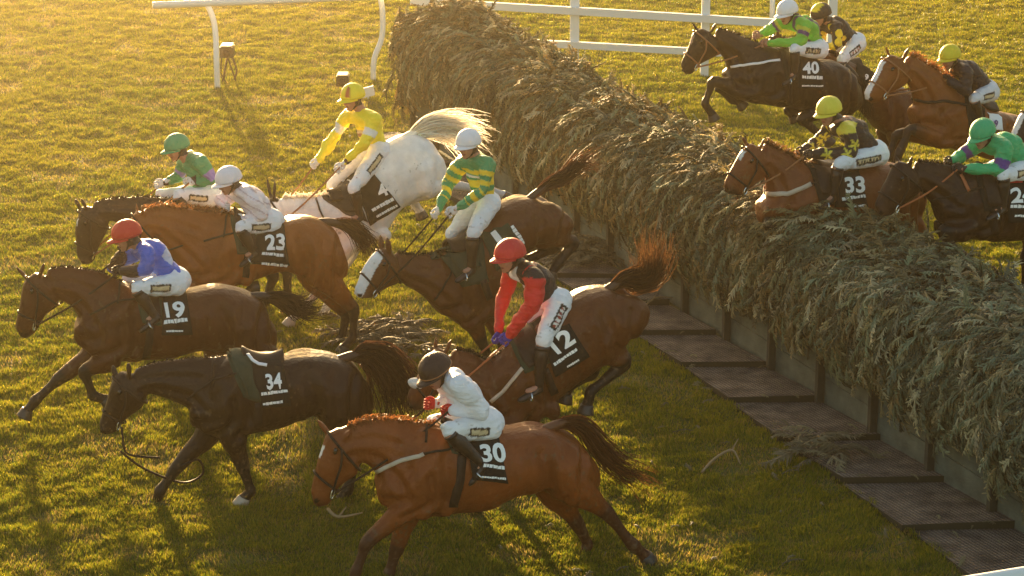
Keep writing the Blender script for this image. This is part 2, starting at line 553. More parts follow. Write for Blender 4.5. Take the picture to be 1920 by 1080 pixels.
l.new(wx.outputs['Fac'], ad.inputs[0]); l.new(wv.outputs['Fac'], ad.inputs[2])
nz = n.new('ShaderNodeTexNoise'); nz.inputs['Scale'].default_value = 5; nz.inputs['Detail'].default_value = 9; l.new(g.outputs['Position'], nz.inputs['Vector'])
rr = n.new('ShaderNodeValToRGB'); rr.color_ramp.elements[0].position = .32; rr.color_ramp.elements[0].color = (.08, .06, .05, 1)
rr.color_ramp.elements[1].position = .72; rr.color_ramp.elements[1].color = (.34, .26, .2, 1)
l.new(nz.outputs['Fac'], rr.inputs[0])
mm = n.new('ShaderNodeMix'); mm.data_type = 'RGBA'; mm.blend_type = 'MULTIPLY'; mm.inputs[0].default_value = .55
l.new(rr.outputs[0], mm.inputs[6]); l.new(wv.outputs['Fac'], mm.inputs[7]); l.new(mm.outputs[2], b.inputs['Base Color'])
bp = n.new('ShaderNodeBump'); bp.inputs['Strength'].default_value = .9; bp.inputs['Distance'].default_value = .02
l.new(ad.outputs[0], bp.inputs['Height']); l.new(bp.outputs[0], b.inputs['Normal'])
stepb = (ground(1646, 830) - ground(1338, 632)) / 3
stepo = (ground(1579, 911) - ground(1196, 631)) / 4
b0, o0 = ground(1338, 632), ground(1196, 631)
nm = 0
mats_px = {-7: 'rubber mat under the far end of the fence beside the grey horse tail', 0: 'rubber mat behind the rump of the horse marked 12'}
ordn = ['nearest', 'second nearest', 'third nearest', 'fourth nearest', 'fifth nearest', 'sixth nearest', 'seventh nearest', 'eighth nearest', 'ninth nearest', 'tenth nearest', 'eleventh nearest', 'twelfth nearest', 'thirteenth nearest', 'fourteenth nearest', 'fifteenth nearest', 'sixteenth nearest']
for i in range(5, -10, -1):
    A, B = b0 + stepb * i, b0 + stepb * (i + 1)
    C, D = o0 + stepo * (i + 1), o0 + stepo * i
    if (A - FA).dot(FD) < -.4: break
    mb = MB()
    up = lambda z: Vector((0, 0, z))
    rr_ = rnd.uniform(-.012, .012)
    j1, j2 = FN * rnd.uniform(-.04, .05), FN * rnd.uniform(-.04, .05)
    A, B = A - FN * .03, B - FN * .03
    B, C = B - stepb * .012, C - stepo * .012
    C, D = C + j1, D + j2
    mb.add([A, B, C, D, A + up(.02), B + up(.075 + rr_), C + up(.07), D + up(.018)], [(0, 3, 2, 1), (4, 5, 6, 7), (0, 1, 5, 4), (1, 2, 6, 5), (2, 3, 7, 6), (3, 0, 4, 7)])
    me_ = mb.build('rubber_mat', mat_m, smooth=False)
    me_.data.materials.append(core_m)
    for fi in (0, 2, 3, 4, 5): me_.data.polygons[fi].material_index = 1
    tag(me_, '%s ribbed brown rubber mat in the row along the fence foot' % ordn[nm], 'mat', 'rubber mats along the fence foot'); nm += 1

# running rails
rail_m = mat('white_plastic', (.8, .8, .78), .4)
def plastic_rail(name, label, pts, posts, z, r=.05, square=False):
    root = empty(name, pts[0]); tag(root, label, 'rail')
    mb = MB(); mb.tube(pts, r, 4 if square else 14, 1, flat=None); mb.build('rail', rail_m, root, smooth=not square)
    for P in posts:
        mb = MB(); mb.tube(P, [r * .85] * len(P), 12, 4); mb.build('post', rail_m, root)
    return root
hz = 1.28
p1, p2 = ground(408, 168), ground(700, 152)
def at_h(x, y, gy):
    """point seen at (x,y) standing at the depth of ground row gy"""
    G = ground(x, gy); d = ray(x, y); return CAM + d * ((G.y - 0) / d.y)
ra = at_h(286, 10, 176); rb = at_h(560, -1, 162)
rdir = (rb - ra)
q1 = at_h(386, 4, 160); q2 = at_h(712, -8, 148)
plastic_rail('running_rail', 'white tubular running rail on bent posts at top left of the course', [ra, ra + rdir * 2.2],
             [[p1, p1 + Vector((0, 0, .45)), at_h(404, 62, 164), at_h(398, 30, 162), q1], [p2, p2 + Vector((.02, 0, .35)), at_h(716, 70, 150), at_h(717, 20, 149), q2]], hz, .052)
root = empty('post_and_rail', ground(1300, 141))
tag(root, 'white square-section post and rail fence behind the take-off side', 'rail')
def rail_pt(x, y, gy): return at_h(x, y, gy)
ga = lambda x: 128 + (x - 960) * .045
def sq(a, b, h, name, dd=.045):
    mb = MB(); d = (b - a); c = (a + b) / 2; dn = d.normalized(); sd_ = dn.cross(Vector((0, 0, 1))).normalized(); u_ = sd_.cross(dn)
    mb.box(c, d / 2, sd_ * dd, u_ * h); return mb.build(name, rail_m, root, smooth=False)
sq(at_h(770, 2, ga(770)), at_h(1562, 49, ga(1562)), .058, 'rail')
sq(at_h(770, 68, ga(770)), at_h(1562, 110, ga(1562)), .052, 'rail')
for x, wpx in ((790, 14), (1077, 17), (1321, 15), (1557, 16)):
    g0 = ground(x, ga(x)) + Vector((0, .05, 0)); mb = MB()
    mb.box(g0 + Vector((0, .03, .68)), Vector((wpx / 2 / 119, 0, 0)), Vector((0, .05, 0)), Vector((0, 0, .68)))
    mb.build('post', rail_m, root, smooth=False)
mb = MB()
a, b = ground(1450, 60), ground(1452, -20)
mb.tube([ground(1452, 95) + Vector((0, .5, 0)), ground(1452, 95) + Vector((0, .5, 1.2))], .045, 10, 1)
tag(mb.build('rail_post', rail_m), 'thin white post standing beyond the white rail above the lime-green jockey', 'post')
# near rail at the bottom right corner
na = at_h(1780, 1100, 1330); nb = at_h(1990, 1066, 1330)
root = empty('near_rail', na); tag(root, 'white curved rail cutting across the bottom right corner', 'rail')
mb = MB(); mb.tube([na - (nb - na) * 1.5, na, nb, nb + (nb - na)], .055, 14, 2); mb.build('rail', rail_m, root)
for t in (-1.4, 1.8):
    q = na + (nb - na) * t; mb = MB(); mb.tube([Vector((q.x, q.y, 0)), q], .045, 10, 1); mb.build('post', rail_m, root)

# remote cameras by the far rail
dk = mat('camera_housing', (.02, .016, .012), .5)
def remote(gx, gy, bx, by, wpx, hpx, label, legs):
    root = empty('remote_camera', ground(gx, gy)); tag(root, label, 'camera')
    s = scale_at(gy); c = at_h(bx, by, gy); mb = MB()
    mb.box(c, Vector((wpx / 2 / s, 0, 0)), Vector((0, .12, 0)), Vector((0, 0, hpx / 2 / s)))
    mb.box(c + Vector((0, 0, hpx / 2 / s + .015)), Vector((wpx / 2.4 / s, 0, 0)), Vector((0, .14, 0)), Vector((0, 0, .01)))
    mb.build('housing', dk, root, smooth=False)
    mb = MB(); f = Vector((0, 1, 0)); mb.tube([c - f * .12, c - f * .2], [.05, .055], 14, 1); mb.build('lens', M['leather'], root)
    mb = MB(); g0 = ground(gx, gy)
    low = c - Vector((0, 0, hpx / 2 / s))
    if legs:
        for a in (0, 2.1, 4.2): mb.tube([low, g0 + Vector((math.cos(a) * .14, math.sin(a) * .14, 0))], .014, 6, 1)
        mb.tube([low + Vector((.08, -.05, 0)), low + Vector((.14, -.05, -.2)), low + Vector((.1, -.05, -.35))], .018, 6, 3)
        mb.tube([low + Vector((-.08, -.05, 0)), low + Vector((-.1, -.05, -.25)), low + Vector((-.02, -.05, -.4))], .012, 6, 3)
    else: mb.tube([low, Vector((low.x, low.y, 0))], .015, 6, 1)
    mb.build('stand', dk, root)
remote(426, 155, 426, 96, 25, 20, 'dark camera box on a stand with hanging cables beside the left rail post', True)
remote(643, 172, 643, 150, 23, 19, 'small dark camera box on one short spike behind the yellow jockey', False)
mb = MB(); c = at_h(690, 172, 186)
mb.box(c, Vector((.09, .02, .02)), Vector((0, .03, 0)), Vector((-.01, 0, .07)))
mb.tube([c, Vector((c.x, c.y, 0))], .015, 6, 1)
tag(mb.build('marker_board', M['white_cloth'], smooth=False), 'small white board on the turf at the foot of the right bent rail post', 'marker')
# ------------------------------------------------------------------ horses
FORE = [.105, .062, .05, .034, .041, .031, .045]
HIND = [.165, .095, .056, .038, .043, .032, .047]

def leg_chain(fr, kind, lat, js, anchor):
    """js: 4 pixel joints (elbow, knee, fetlock, hoof) or (stifle, hock, fetlock, hoof)"""
    P = [fr.P(x, y, lat) for x, y in js]
    if kind == 'f':
        A = P[0]; Kn, Ft, Ho = P[1:]
        pts = [anchor, A, A.lerp(Kn, .5), Kn, Kn.lerp(Ft, .35), Kn.lerp(Ft, .75), Ft, Ft.lerp(Ho, .55), Ho]
        rad = [.125, .115, .08, .06, .043, .040, .05, .040, .05]
    else:
        A = P[0]; Kn, Ft, Ho = P[1:]
        pts = [anchor, A, A.lerp(Kn, .45), A.lerp(Kn, .8), Kn, Kn.lerp(Ft, .35), Kn.lerp(Ft, .75), Ft, Ft.lerp(Ho, .55), Ho]
        rad = [.2, .168, .11, .07, .064, .048, .043, .052, .042, .052]
    return pts, rad, P

def ribbon_hair(name, roots, mids, width, col, mat_, parent, colj=.25):
    """roots: list of polylines (list of Vector)"""
    VV, FF, CC = [], [], []; n = 0
    for pl in roots:
        m = len(pl); c = np.array(col) * rnd.uniform(1 - colj, 1 + colj)
        sd_ = Vector((rnd.uniform(-1, 1), rnd.uniform(-1, 1), rnd.uniform(-1, 1))).normalized()
        for i, p in enumerate(pl):
            t = i / (m - 1); wv_ = width * (1 - t * .85) * .5
            tg = (pl[min(i + 1, m - 1)] - pl[max(i - 1, 0)]).normalized()
            q = tg.cross(sd_); q = q.normalized() * wv_ if q.length > 1e-5 else Vector((wv_, 0, 0))
            VV.append(p + q); VV.append(p - q); CC.append(c); CC.append(c)
        for i in range(m - 1):
            k = n + 2 * i; FF.append((k, k + 1, k + 3, k + 2))
        n += 2 * m
    return np_mesh(name, np.array([tuple(v) for v in VV]), np.array(FF), np.array(CC), mat_, parent, 4)

def cam_hit(bvh, x, y, fr, lat=.3):
    d = ray(x, y)
    h = bvh.ray_cast(CAM, d)
    if h[0] is not None: return h[0], (h[1] if h[1].dot(d) < 0 else -h[1])
    p = fr.P(x, y, lat * .6)
    q = bvh.find_nearest(p)
    if q[0] is None: return p, fr.side
    return q[0], q[1]

def drape(bvh, fr, quad, off, nu=12, nv=10, side=1):
    """surface patch under a pixel quad TL,TR,BR,BL"""
    (ax, ay), (bx, by), (cx, cy), (dx, dy) = quad
    V = []
    for j in range(nv + 1):
        v = j / nv
        for i in range(nu + 1):
            u = i / nu
            x = (ax * (1 - u) + bx * u) * (1 - v) + (dx * (1 - u) + cx * u) * v
            y = (ay * (1 - u) + by * u) * (1 - v) + (dy * (1 - u) + cy * u) * v
            h, nn = cam_hit(bvh, x, y, fr)
            V.append(h + nn * (off + .012 * (vnoise(np.array([h.x + h.z * .7]), np.array([h.z - h.y]), .07, 77)[0] - .3)))
    # relax the outer surface a little
    W_ = nu + 1
    for _ in range(2):
        V2 = list(V)
        for j in range(1, nv):
            for i in range(1, nu):
                k = j * W_ + i
                V2[k] = V[k] * .5 + (V[k - 1] + V[k + 1] + V[k - W_] + V[k + W_]) * .125
        V = V2
    Fq = [(j * W_ + i, j * W_ + i + 1, (j + 1) * W_ + i + 1, (j + 1) * W_ + i) for j in range(nv) for i in range(nu)]
    return V, Fq

def patch(name, bvh, fr, quad, off, mat_, parent, both=True, thick=.006):
    V, Fq = drape(bvh, fr, quad, off)
    mb = MB(); mb.add(V, Fq)
    if both:
        V2 = [fr.mirror(v) for v in V]
        mb.add(V2, [f[::-1] for f in Fq])
        n1 = len(V); W_ = 13
        row = list(range(W_))
        mid = []
        for i in row:                                     # saddle the two halves together over the spine
            a, b = V[i], V2[i]; c = (a + b) / 2
            h = bvh.ray_cast(c + Vector((0, 0, .8)), Vector((0, 0, -1)))
            z = (h[0].z + off) if h[0] is not None and abs(h[0].z - c.z) < .3 else c.z
            mid.append(Vector((c.x, c.y, max(z, c.z))))
        base = len(mb.v)
        mb.v.extend([tuple(m_) for m_ in mid])
        for i in range(W_ - 1):
            mb.f.append((i, base + i, base + i + 1, i + 1))
            mb.f.append((base + i, n1 + i, n1 + i + 1, base + i + 1))
    o = mb.build(name, mat_, parent)
    s = o.modifiers.new('thick', 'SOLIDIFY'); s.thickness = thick; s.offset = 1
    return o

def text_mesh(s):
    cu = bpy.data.curves.new('t', 'FONT'); cu.body = s; cu.offset = .035; cu.resolution_u = 4; cu.space_character = 1.02
    o = bpy.data.objects.new('t', cu); COL.objects.link(o)
    dg = bpy.context.evaluated_depsgraph_get()
    me = bpy.data.meshes.new_from_object(o.evaluated_get(dg))
    bpy.data.objects.remove(o, do_unlink=True); bpy.data.curves.remove(cu)
    bm = bmesh.new(); bm.from_mesh(me)
    bmesh.ops.triangulate(bm, faces=bm.faces)
    bmesh.ops.subdivide_edges(bm, edges=[e for e in bm.edges if e.calc_length() > .25], cuts=1)
    bmesh.ops.triangulate(bm, faces=bm.faces)
    V = [v.co.copy() for v in bm.verts]; F_ = [tuple(v.index for v in f.verts) for f in bm.faces]
    bm.free(); bpy.data.meshes.remove(me)
    return V, F_

def number(bvh, fr, s, quad, off, parent):
    V, F_ = text_mesh(s)
    x0, x1 = min(v.x for v in V), max(v.x for v in V); y0, y1 = min(v.y for v in V), max(v.y for v in V)
    (ax, ay), (bx, by), (cx, cy), (dx, dy) = quad; out = []
    for v_ in V:
        u = (v_.x - x0) / (x1 - x0); v = 1 - (v_.y - y0) / (y1 - y0)
        x = (ax * (1 - u) + bx * u) * (1 - v) + (dx * (1 - u) + cx * u) * v
        y = (ay * (1 - u) + by * u) * (1 - v) + (dy * (1 - u) + cy * u) * v
        h, nn = cam_hit(bvh, x, y, fr); out.append(h + nn * off)
    mb = MB(); mb.add(out, F_)
    return mb.build('number', M['white'], parent, smooth=False)

def lettering(bvh, fr, lines, off, parent):
    """the sponsor rows: too small in the photo to read, rows of letter-sized white marks"""
    for (x0, y0, x1, y1, hpx) in lines:
        mb = MB()
        L = math.hypot(x1 - x0, y1 - y0); n_ = max(int(L / (hpx * .78)), 3)
        ux, uy = (x1 - x0) / L, (y1 - y0) / L
        for i in range(n_):
            a, b = i / n_, (i + .88) / n_
            hh = hpx * rnd.uniform(.36, .5)
            V = []
            for t, sg in ((a, -1), (b, -1), (b, 1), (a, 1)):
                x, y = x0 + (x1 - x0) * t - uy * hh * sg * -1, y0 + (y1 - y0) * t + ux * hh * sg * -1
                h, nn = cam_hit(bvh, x, y, fr); V.append(h + nn * off)
            mb.add(V, [(0, 1, 2, 3)])
        mb.build('lettering', M['white'], parent, smooth=False)

def strap(name, bvh, fr, pts, width, mat_, parent, off=.012, both=True):
    mb = MB(); H = []
    for i in range(len(pts) - 1):
        for k in range(5):
            t = k / 5
            H.append(cam_hit(bvh, pts[i][0] * (1 - t) + pts[i + 1][0] * t, pts[i][1] * (1 - t) + pts[i + 1][1] * t, fr))
    H.append(cam_hit(bvh, *pts[-1], fr))
    P = [h[0] + h[1] * off for h in H]
    def rib(P, N):
        V = []
        for i, p in enumerate(P):
            tg = (P[min(i + 1, len(P) - 1)] - P[max(i - 1, 0)])
            s = tg.cross(N[i]); s = s.normalized() * width / 2 if s.length > 1e-6 else Vector((0, 0, width / 2))
            V += [p + s, p - s]
        mb.add(V, [(2 * i, 2 * i + 1, 2 * i + 3, 2 * i + 2) for i in range(len(P) - 1)])
    sets = [(P, [h[1] for h in H])]
    if both: sets.append(([fr.mirror(p) for p in P], [fr.mirror(h[1] + fr.G) - fr.G for h in H]))
    for PP, NN in sets:
        mb = MB(); rib(PP, NN)
        o = mb.build(name, mat_, parent)
        s = o.modifiers.new('thick', 'SOLIDIFY'); s.thickness = .006; s.offset = 0
    return o

def horse(sp):
    fr = Frame(*sp['anchor'])
    root = empty('racehorse', fr.P(sp['anchor'][0], sp['anchor'][1], 0) * 1)
    root.location = fr.G
    tag(root, sp['label'], 'horse', 'racehorses clearing the fence')
    mb = MB()
    TS = loft(mb, fr, sp['torso'], 24, 4, 2.25)
    NS = loft(mb, fr, sp['neck'], 18, 4, 2.1, .12)
    HS = loft(mb, fr, sp['head'], 16, 4, 2.2)
    # head shape: brow, cheek and muzzle
    hd = stations(fr, sp['head'], 1)
    nose_dir = (hd[-1][0] - hd[0][0]).normalized()
    for sg in (-1, 1):
        c, u, w_ = hd[1]
        ck = c - u * .35 + fr.side * (w_ * .55 * sg)
        mb.ell(ck, nose_dir * .10, u.normalized() * .085, fr.side * .04, 12, 8)          # cheek
        e = hd[1][0].lerp(hd[2][0], .1) + u * .52 + fr.side * (w_ * .72 * sg)
        mb.ell(e, nose_dir * .045, u.normalized() * .028, fr.side * .03, 10, 8)          # brow
        q = hd[-2]; mb.ell(q[0] + q[1] * .25 + fr.side * (q[2] * .6 * sg), nose_dir * .05, q[1].normalized() * .035, fr.side * .025, 10, 8)   # nostril rim
    legs = []
    nT = len(sp['torso'])
    tor = [((fr.P(a[0], a[1]) + fr.P(a[2], a[3])) / 2) for a in sp['torso']]
    toph = [(fr.P(a[0], a[1]) - fr.P(a[2], a[3])) / 2 for a in sp['torso']]
    for key, (kind, js) in sp['legs'].items():
        sg = 1 if key[0] == 'n' else -1
        lat = sg * (.13 if kind == 'f' else .15)
        if kind == 'f': an = tor[min(2, nT - 1)] + toph[2] * .1 + fr.side * (sg * .11)
        else: an = tor[nT - 3] + toph[nT - 3] * .05 + fr.side * (sg * .12)
        pts, rad, J = leg_chain(fr, kind, lat, js, an)
        if sp.get('hideleg') and key in sp['hideleg']: continue
        mb.capsule(pts, rad, 12, 3)
        legs.append((kind, pts, rad, J))
        # joints and hoof base
        mb.ell(J[2] + (J[2] - J[1]).normalized() * .005, Vector((.044, 0, 0)), Vector((0, .044, 0)), Vector((0, 0, .05)), 10, 8)
    # muscles
    for sg in (-1, 1):
        t2 = tor[2]; h2 = toph[2]
        mb.ell(t2 - h2 * .1 + fr.side * (.17 * sg) + fr.fwd * .03, fr.fwd * .17, h2 * .8, fr.side * .1, 14, 8)
        tq = tor[nT - 3]; hq = toph[nT - 3]
        mb.ell(tq + hq * .1 + fr.side * (.14 * sg), (tor[nT - 3] - tor[nT - 2]).normalized() * .3, hq * .74, fr.side * .15, 14, 8)
        c0 = tor[0]; mb.ell(c0 + fr.side * (.09 * sg) - fr.fwd * .03, fr.fwd * .08, toph[0] * .75, fr.side * .08, 12, 8)
        e_ = tor[2] - h2 * .55 - fr.fwd * .1 + fr.side * (.2 * sg); mb.ell(e_, fr.fwd * .11, h2 * .3, fr.side * .07, 12, 8)
        e_ = tor[nT - 3] - hq * .35 + (tor[nT - 4] - tor[nT - 3]) * .8 + fr.side * (.2 * sg); mb.ell(e_, fr.fwd * .12, hq * .45, fr.side * .07, 12, 8)
    for tip, base in sp['ears']:
        sg = 1 if (tip, base) == tuple(sp['ears'][-1]) else -1
        b = fr.P(*base, .055 * sg); t = fr.P(*tip, .075 * sg); m_ = b.lerp(t, .45)
        mb.tube([b - (t - b) * .25, m_, b.lerp(t, .8), t], [.03, .035, .018, .006], 10, 2, flat=((t - b).normalized().cross(fr.side).normalized(), .55))
    body = remesh('body', mb, .0135, 4, M['coat'], root)
    me = body.data
    P = get_co(me).astype(np.float64)
    base = np.array(sp['coat'])
    C = np.tile(base, (len(P), 1))
    side = np.array(fr.side); G = np.array(fr.G)
    nr = np.empty(len(P) * 3, np.float32); me.vertex_normals.foreach_get('vector', nr); nr = nr.reshape(-1, 3)
    rel_ = (vnoise(P[:, 0] * .9 + P[:, 1] * .4, P[:, 2] * .6 + P[:, 0] * .25, .085, 41) - .5) * .010 + (vnoise(P[:, 0] * .5 - P[:, 2] * .6, P[:, 2] + P[:, 1], .16, 42) - .5) * .014
    def hs_(i, f_): return tor[i] + toph[i] * f_
    nk_ = [((fr.P(a[0], a[1]) + fr.P(a[2], a[3])) / 2, (fr.P(a[0], a[1]) - fr.P(a[2], a[3])) / 2) for a in sp['neck']]
    m23 = lambda f_: hs_(2, f_).lerp(hs_(3, f_), .55)
    q4 = lambda f_: hs_(nT - 4, f_)
    gro = [([nk_[0][0] + nk_[0][1] * .75, hs_(1, .35), hs_(1, -.2), hs_(0, -.3)], .016, .045),
           ([m23(.55), m23(.05), m23(-.45), hs_(2, -.85) - fr.fwd * .05], .014, .04),
           ([hs_(2, .1), hs_(2, -.45), hs_(1, -.75)], .010, .03),
           ([a - b * .45 for a, b in nk_], .012, .03), ([a + b * .35 for a, b in nk_[1:]], .007, .03),
           ([q4(.45), q4(-.1).lerp(hs_(nT - 3, -.1), .25), q4(-.75).lerp(hs_(nT - 3, -.75), .3)], .017, .05),
           ([hs_(nT - 2, .75), hs_(nT - 2, .1).lerp(hs_(nT - 3, .1), .3), hs_(nT - 2, -.9).lerp(hs_(nT - 3, -.9), .3)], .012, .035),
           ([hs_(nT - 3, .55), hs_(nT - 3, -.2), hs_(nT - 3, -.8)], .009, .04)]
    for c_ in range(5):
        i_ = 3 + c_ * max(nT - 7, 1) / 5.; a_ = int(i_); t_ = i_ - a_
        gro.append(([hs_(a_, .3).lerp(hs_(a_ + 1, .3), t_), hs_(a_, -.7).lerp(hs_(a_ + 1, -.7), t_)], .0035, .02))
    lat0 = (P - G) @ side; Pl = P - np.outer(lat0, side)
    offl = np.clip((np.abs(lat0) - .05) / .06, 0, 1)
    for pl_, dep, wd_ in gro:
        crv = [cr(pl_, a, b / 4) for a in range(len(pl_) - 1) for b in range(4)] + [pl_[-1]]
        g0 = np.array(fr.G) @ side
        dm = np.full(len(P), 9.)
        for a in range(len(crv) - 1): dm = np.minimum(dm, seg_dist(Pl, crv[a], crv[a + 1])[0])
        dep *= 1.7; rel_ -= dep * np.exp(-(dm / wd_) ** 2) * offl
        rel_ += dep * .5 * np.exp(-((dm - wd_ * 2) / wd_) ** 2) * offl
    rel_ *= sp.get('relief', 1)
    me.vertices.foreach_set('co', (P + nr * rel_[:, None]).astype(np.float32).ravel()); me.update()
    lat_ = (P - G) @ side
    # dapple / darker-coloured zones of the coat itself
    n1 = vnoise(P[:, 0] + P[:, 1] * .3, P[:, 2], .22, 21)
    C *= (1 + (n1 - .5) * sp.get('dapple', .25))[:, None]
    pt = np.array(sp.get('points', (.012, .01, .009)))
    for kind, pts, rad, J in legs:
        d1, t1 = seg_dist(P, J[1], J[2]); d2, t2 = seg_dist(P, J[2], J[3])
        d0, t0 = seg_dist(P, J[0], J[1])
        near = np.minimum(d1, d2)
        wgt = np.clip((.105 - near) / .03, 0, 1)
        up_ = np.clip((.09 - d0) / .02, 0, 1) * np.clip((t0 - .55) / .4, 0, 1)
        wgt = np.maximum(wgt * sp.get('ptw', 1), up_ * .8 * sp.get('ptw', 1))[:, None]
        C = C * (1 - wgt) + pt * wgt
    # muzzle
    mz = sp.get('muzzle', (.015, .011, .01))
    mq = hd[-1][0]
    d = np.linalg.norm(P - np.array(mq), axis=1)
    wgt = (np.clip((.11 - d) / .05, 0, 1) * sp.get('mzw', .8))[:, None]
    C = C * (1 - wgt) + np.array(mz) * wgt
    for pxs, r_, col in sp.get('marks', []):
        pp = [fr.P(x, y) for x, y in pxs]
        # measured without the sideways part so that a blaze sits centred on the face
        Q = P - np.outer(lat_, side)
        dm = np.full(len(P), 9.)
        if len(pp) == 1: pp = pp * 2
        for i in range(len(pp) - 1):
            dm = np.minimum(dm, seg_dist(Q, pp[i], pp[i + 1])[0])
        wl = sp.get('markw', .06)
        ok = (dm < r_) & (np.abs(lat_) < wl)
        C[ok] = col
    for pxs, r_, col in sp.get('socks', []):
        for sg in (1, -1):
            if (sg > 0) != (pxs[0] == 'n'): continue
            a, b_ = fr.P(*pxs[1], .13 * sg), fr.P(*pxs[2], .13 * sg)
            C[seg_dist(P, a, b_)[0] < r_] = col
    fl_ = vnoise(P[:, 0] * 1.3 + P[:, 1], P[:, 2] * 1.1 - P[:, 1], .028, 55) * (.5 + .5 * vnoise(P[:, 0], P[:, 2], .2, 56))
    zr = P[:, 2]; lowm = np.clip((tor[2].z - zr) / .5, 0, 1)
    mudm = (fl_ > .78 - .16 * lowm); C[mudm] = C[mudm] * .5 + np.array((.13, .09, .05)) * .5
    if sp.get('hood'):
        for tip, base in sp['ears']:
            C[seg_dist(P - np.outer((P - G) @ side, side), fr.P(*base), fr.P(*tip))[0] < .06] = (.02, .014, .012)
    # nostrils
    q = hd[-2]
    for sg in (-1, 1):
        nn_ = np.array(q[0] + nose_dir * .03 + q[1] * .3 + fr.side * (q[2] * .9 * sg))
        C[np.linalg.norm(P - nn_, axis=1) < .024] = (.006, .004, .004)
    set_col(me, C)
    # eyes
    for sg in (-1, 1):
        c, u, w_ = hd[1]
        e = hd[1][0].lerp(hd[2][0], .15) + u * .5 + fr.side * (w_ * .95 * sg)
        mb = MB(); mb.ell(e, nose_dir * .026, u.normalized() * .019, fr.side * .02, 12, 8)
        mb.build('eye', M['eye'], root)
    # hooves
    for kind, pts, rad, J in legs:
        dr = (J[3] - J[2]).normalized(); mb = MB()
        dn = (dr + Vector((0, 0, -.6)) * (1 if sp.get('flat', 1) else 0)).normalized()
        mb.tube([J[3] - dn * .02, J[3] + dn * .025, J[3] + dn * .062], [.05, .064, .074], 14, 2)
        mb.build('hoof', M['hoof_pale'] if sp.get('pale_hooves') and kind == 'f' else M['hoof'], root)
    bvh = BVHTree.FromPolygons([v.co.copy() for v in me.vertices], [tuple(p.vertices) for p in me.polygons])
    hc = sp.get('hair', (.02, .013, .01))
    # mane and forelock
    T = [fr.P(a[0], a[1]) for a in sp['neck']][::-1]
    strands = []
    for i in range(sp.get('mn', 420)):
        x = rnd.random() * (len(T) - 1); k = min(int(x), len(T) - 2); p = cr(T, k, x - k)
        h = bvh.find_nearest(p + Vector((0, 0, .06)))
        p = (h[0] if h[0] is not None else p) - Vector((0, 0, .008)) + fr.side * rnd.uniform(-.012, .012)
        dv = fr.side * rnd.choice((-1, -1, 1)) * rnd.uniform(.2, .8) - fr.fwd * rnd.uniform(.1, .8) + Vector((0, 0, rnd.uniform(.25, .9)))
        L = rnd.uniform(.06, .13) * sp.get('mane', 1)
        strands.append([p, p + dv * L * .5, p + dv * L * .85 - Vector((0, 0, L * .25)), p + dv * L - Vector((0, 0, L * .6))])
    ribbon_hair('mane', strands, None, .011, hc, M['hair'], root)
    # tail
    if 'tail' in sp:
        tp = [fr.P(x, y, 0) for x, y in sp['tail']]
        sprd = sp.get('tspread', .11) * sp.get('tk', .62); strands = []; clumps = [(rnd.uniform(0, 2 * math.pi), math.sqrt(rnd.random()), rnd.uniform(.72, 1.05), rnd.uniform(-1, 1)) for _ in range(26)]
        for i in range(sp.get('tn', 460)):
            st = rnd.random() ** 1.6 * .35
            cl_ = clumps[rnd.randrange(len(clumps))]
            a, rr2 = rnd.uniform(0, 2 * math.pi), math.sqrt(rnd.random())
            L = rnd.uniform(.7, 1.0) * cl_[2]; pl = []
            jit = Vector((rnd.gauss(0, 1), rnd.gauss(0, 1), rnd.gauss(0, 1))) * .02
            for k in range(9):
                t = st + (L - st) * k / 8
                x = min(t, .999) * (len(tp) - 1); q = min(int(x), len(tp) - 2); c = cr(tp, q, x - q) - Vector((0, 0, .02)) * max(1 - 4 * t, 0) + (tp[-1] - tp[-2]) * max(t - .999, 0) * 3
                tg = (tp[q + 1] - tp[q]).normalized(); n_ = tg.cross(fr.side).normalized()
                gro = .02 + sprd * (math.sin(min(t, 1) * math.pi * .62)) * sp.get('tgrow', 1)
                k2 = min(max((t - .25) / .6, 0), 1) * .8
                ox = math.cos(a) * rr2 * (1 - k2) + math.cos(cl_[0]) * cl_[1] * k2 + .05 * k2 * math.cos(a * 3); oy = math.sin(a) * rr2 * (1 - k2) + math.sin(cl_[0]) * cl_[1] * k2
                pl.append(c + n_ * (ox * gro) + fr.side * (oy * gro * .55) + jit * t * 2 + Vector((0, 0, -.02)) * (k / 8) ** 2 + n_ * (math.sin(t * 5 + cl_[0] * 2) * .05 * t * t) + jit * (t ** 3) * 2.5)
            strands.append(pl)
        dock = MB(); dock.tube([tp[0] - (tp[1] - tp[0]).normalized() * .16 - Vector((0, 0, .05)), tp[0] - Vector((0, 0, .012)), tp[0].lerp(tp[1], .8), cr(tp, 1, .3)], [.04, .042, .032, .012], 10, 3)
        tl = dock.build('tail', sp['_dockmat'], root)
        ribbon_hair('tail_hair', strands, None, sp.get('tw', .012), sp.get('tailcol', hc), M['hair'], tl, .4)
    # bridle: rings follow the head
    def ring(name, S, k, t, w_, sc=1.05, mat_=M['leather'], parent=root, n=22):
        i0 = k * 4 + int(t * 4); i0 = min(i0, len(S) - 1)
        c, u, ww = S[i0]; pts = []
        for q_ in range(n):
            a = 2 * math.pi * q_ / n
            ca, sa = math.cos(a), math.sin(a)
            pts.append(c + u * (math.copysign(abs(ca) ** .87, ca) * sc) + fr.side * (ww * sc * math.copysign(abs(sa) ** .87, sa)))
        mb = MB(); mb.tube(pts, w_, 6, closed=True, flat=(u.normalized(), .9)); return mb, pts, (c, u, ww)
    SS = stations(fr, sp['head'], 4)
    nk = len(sp['head'])
    bm_ = MB()
    for k, t in ((0, .75), (3, .25)):
        r_, pts, _ = ring('x', SS, k, t, .010, 1.1 if k == 0 else 1.07); bm_.add(r_.v, r_.f)
    bit = []
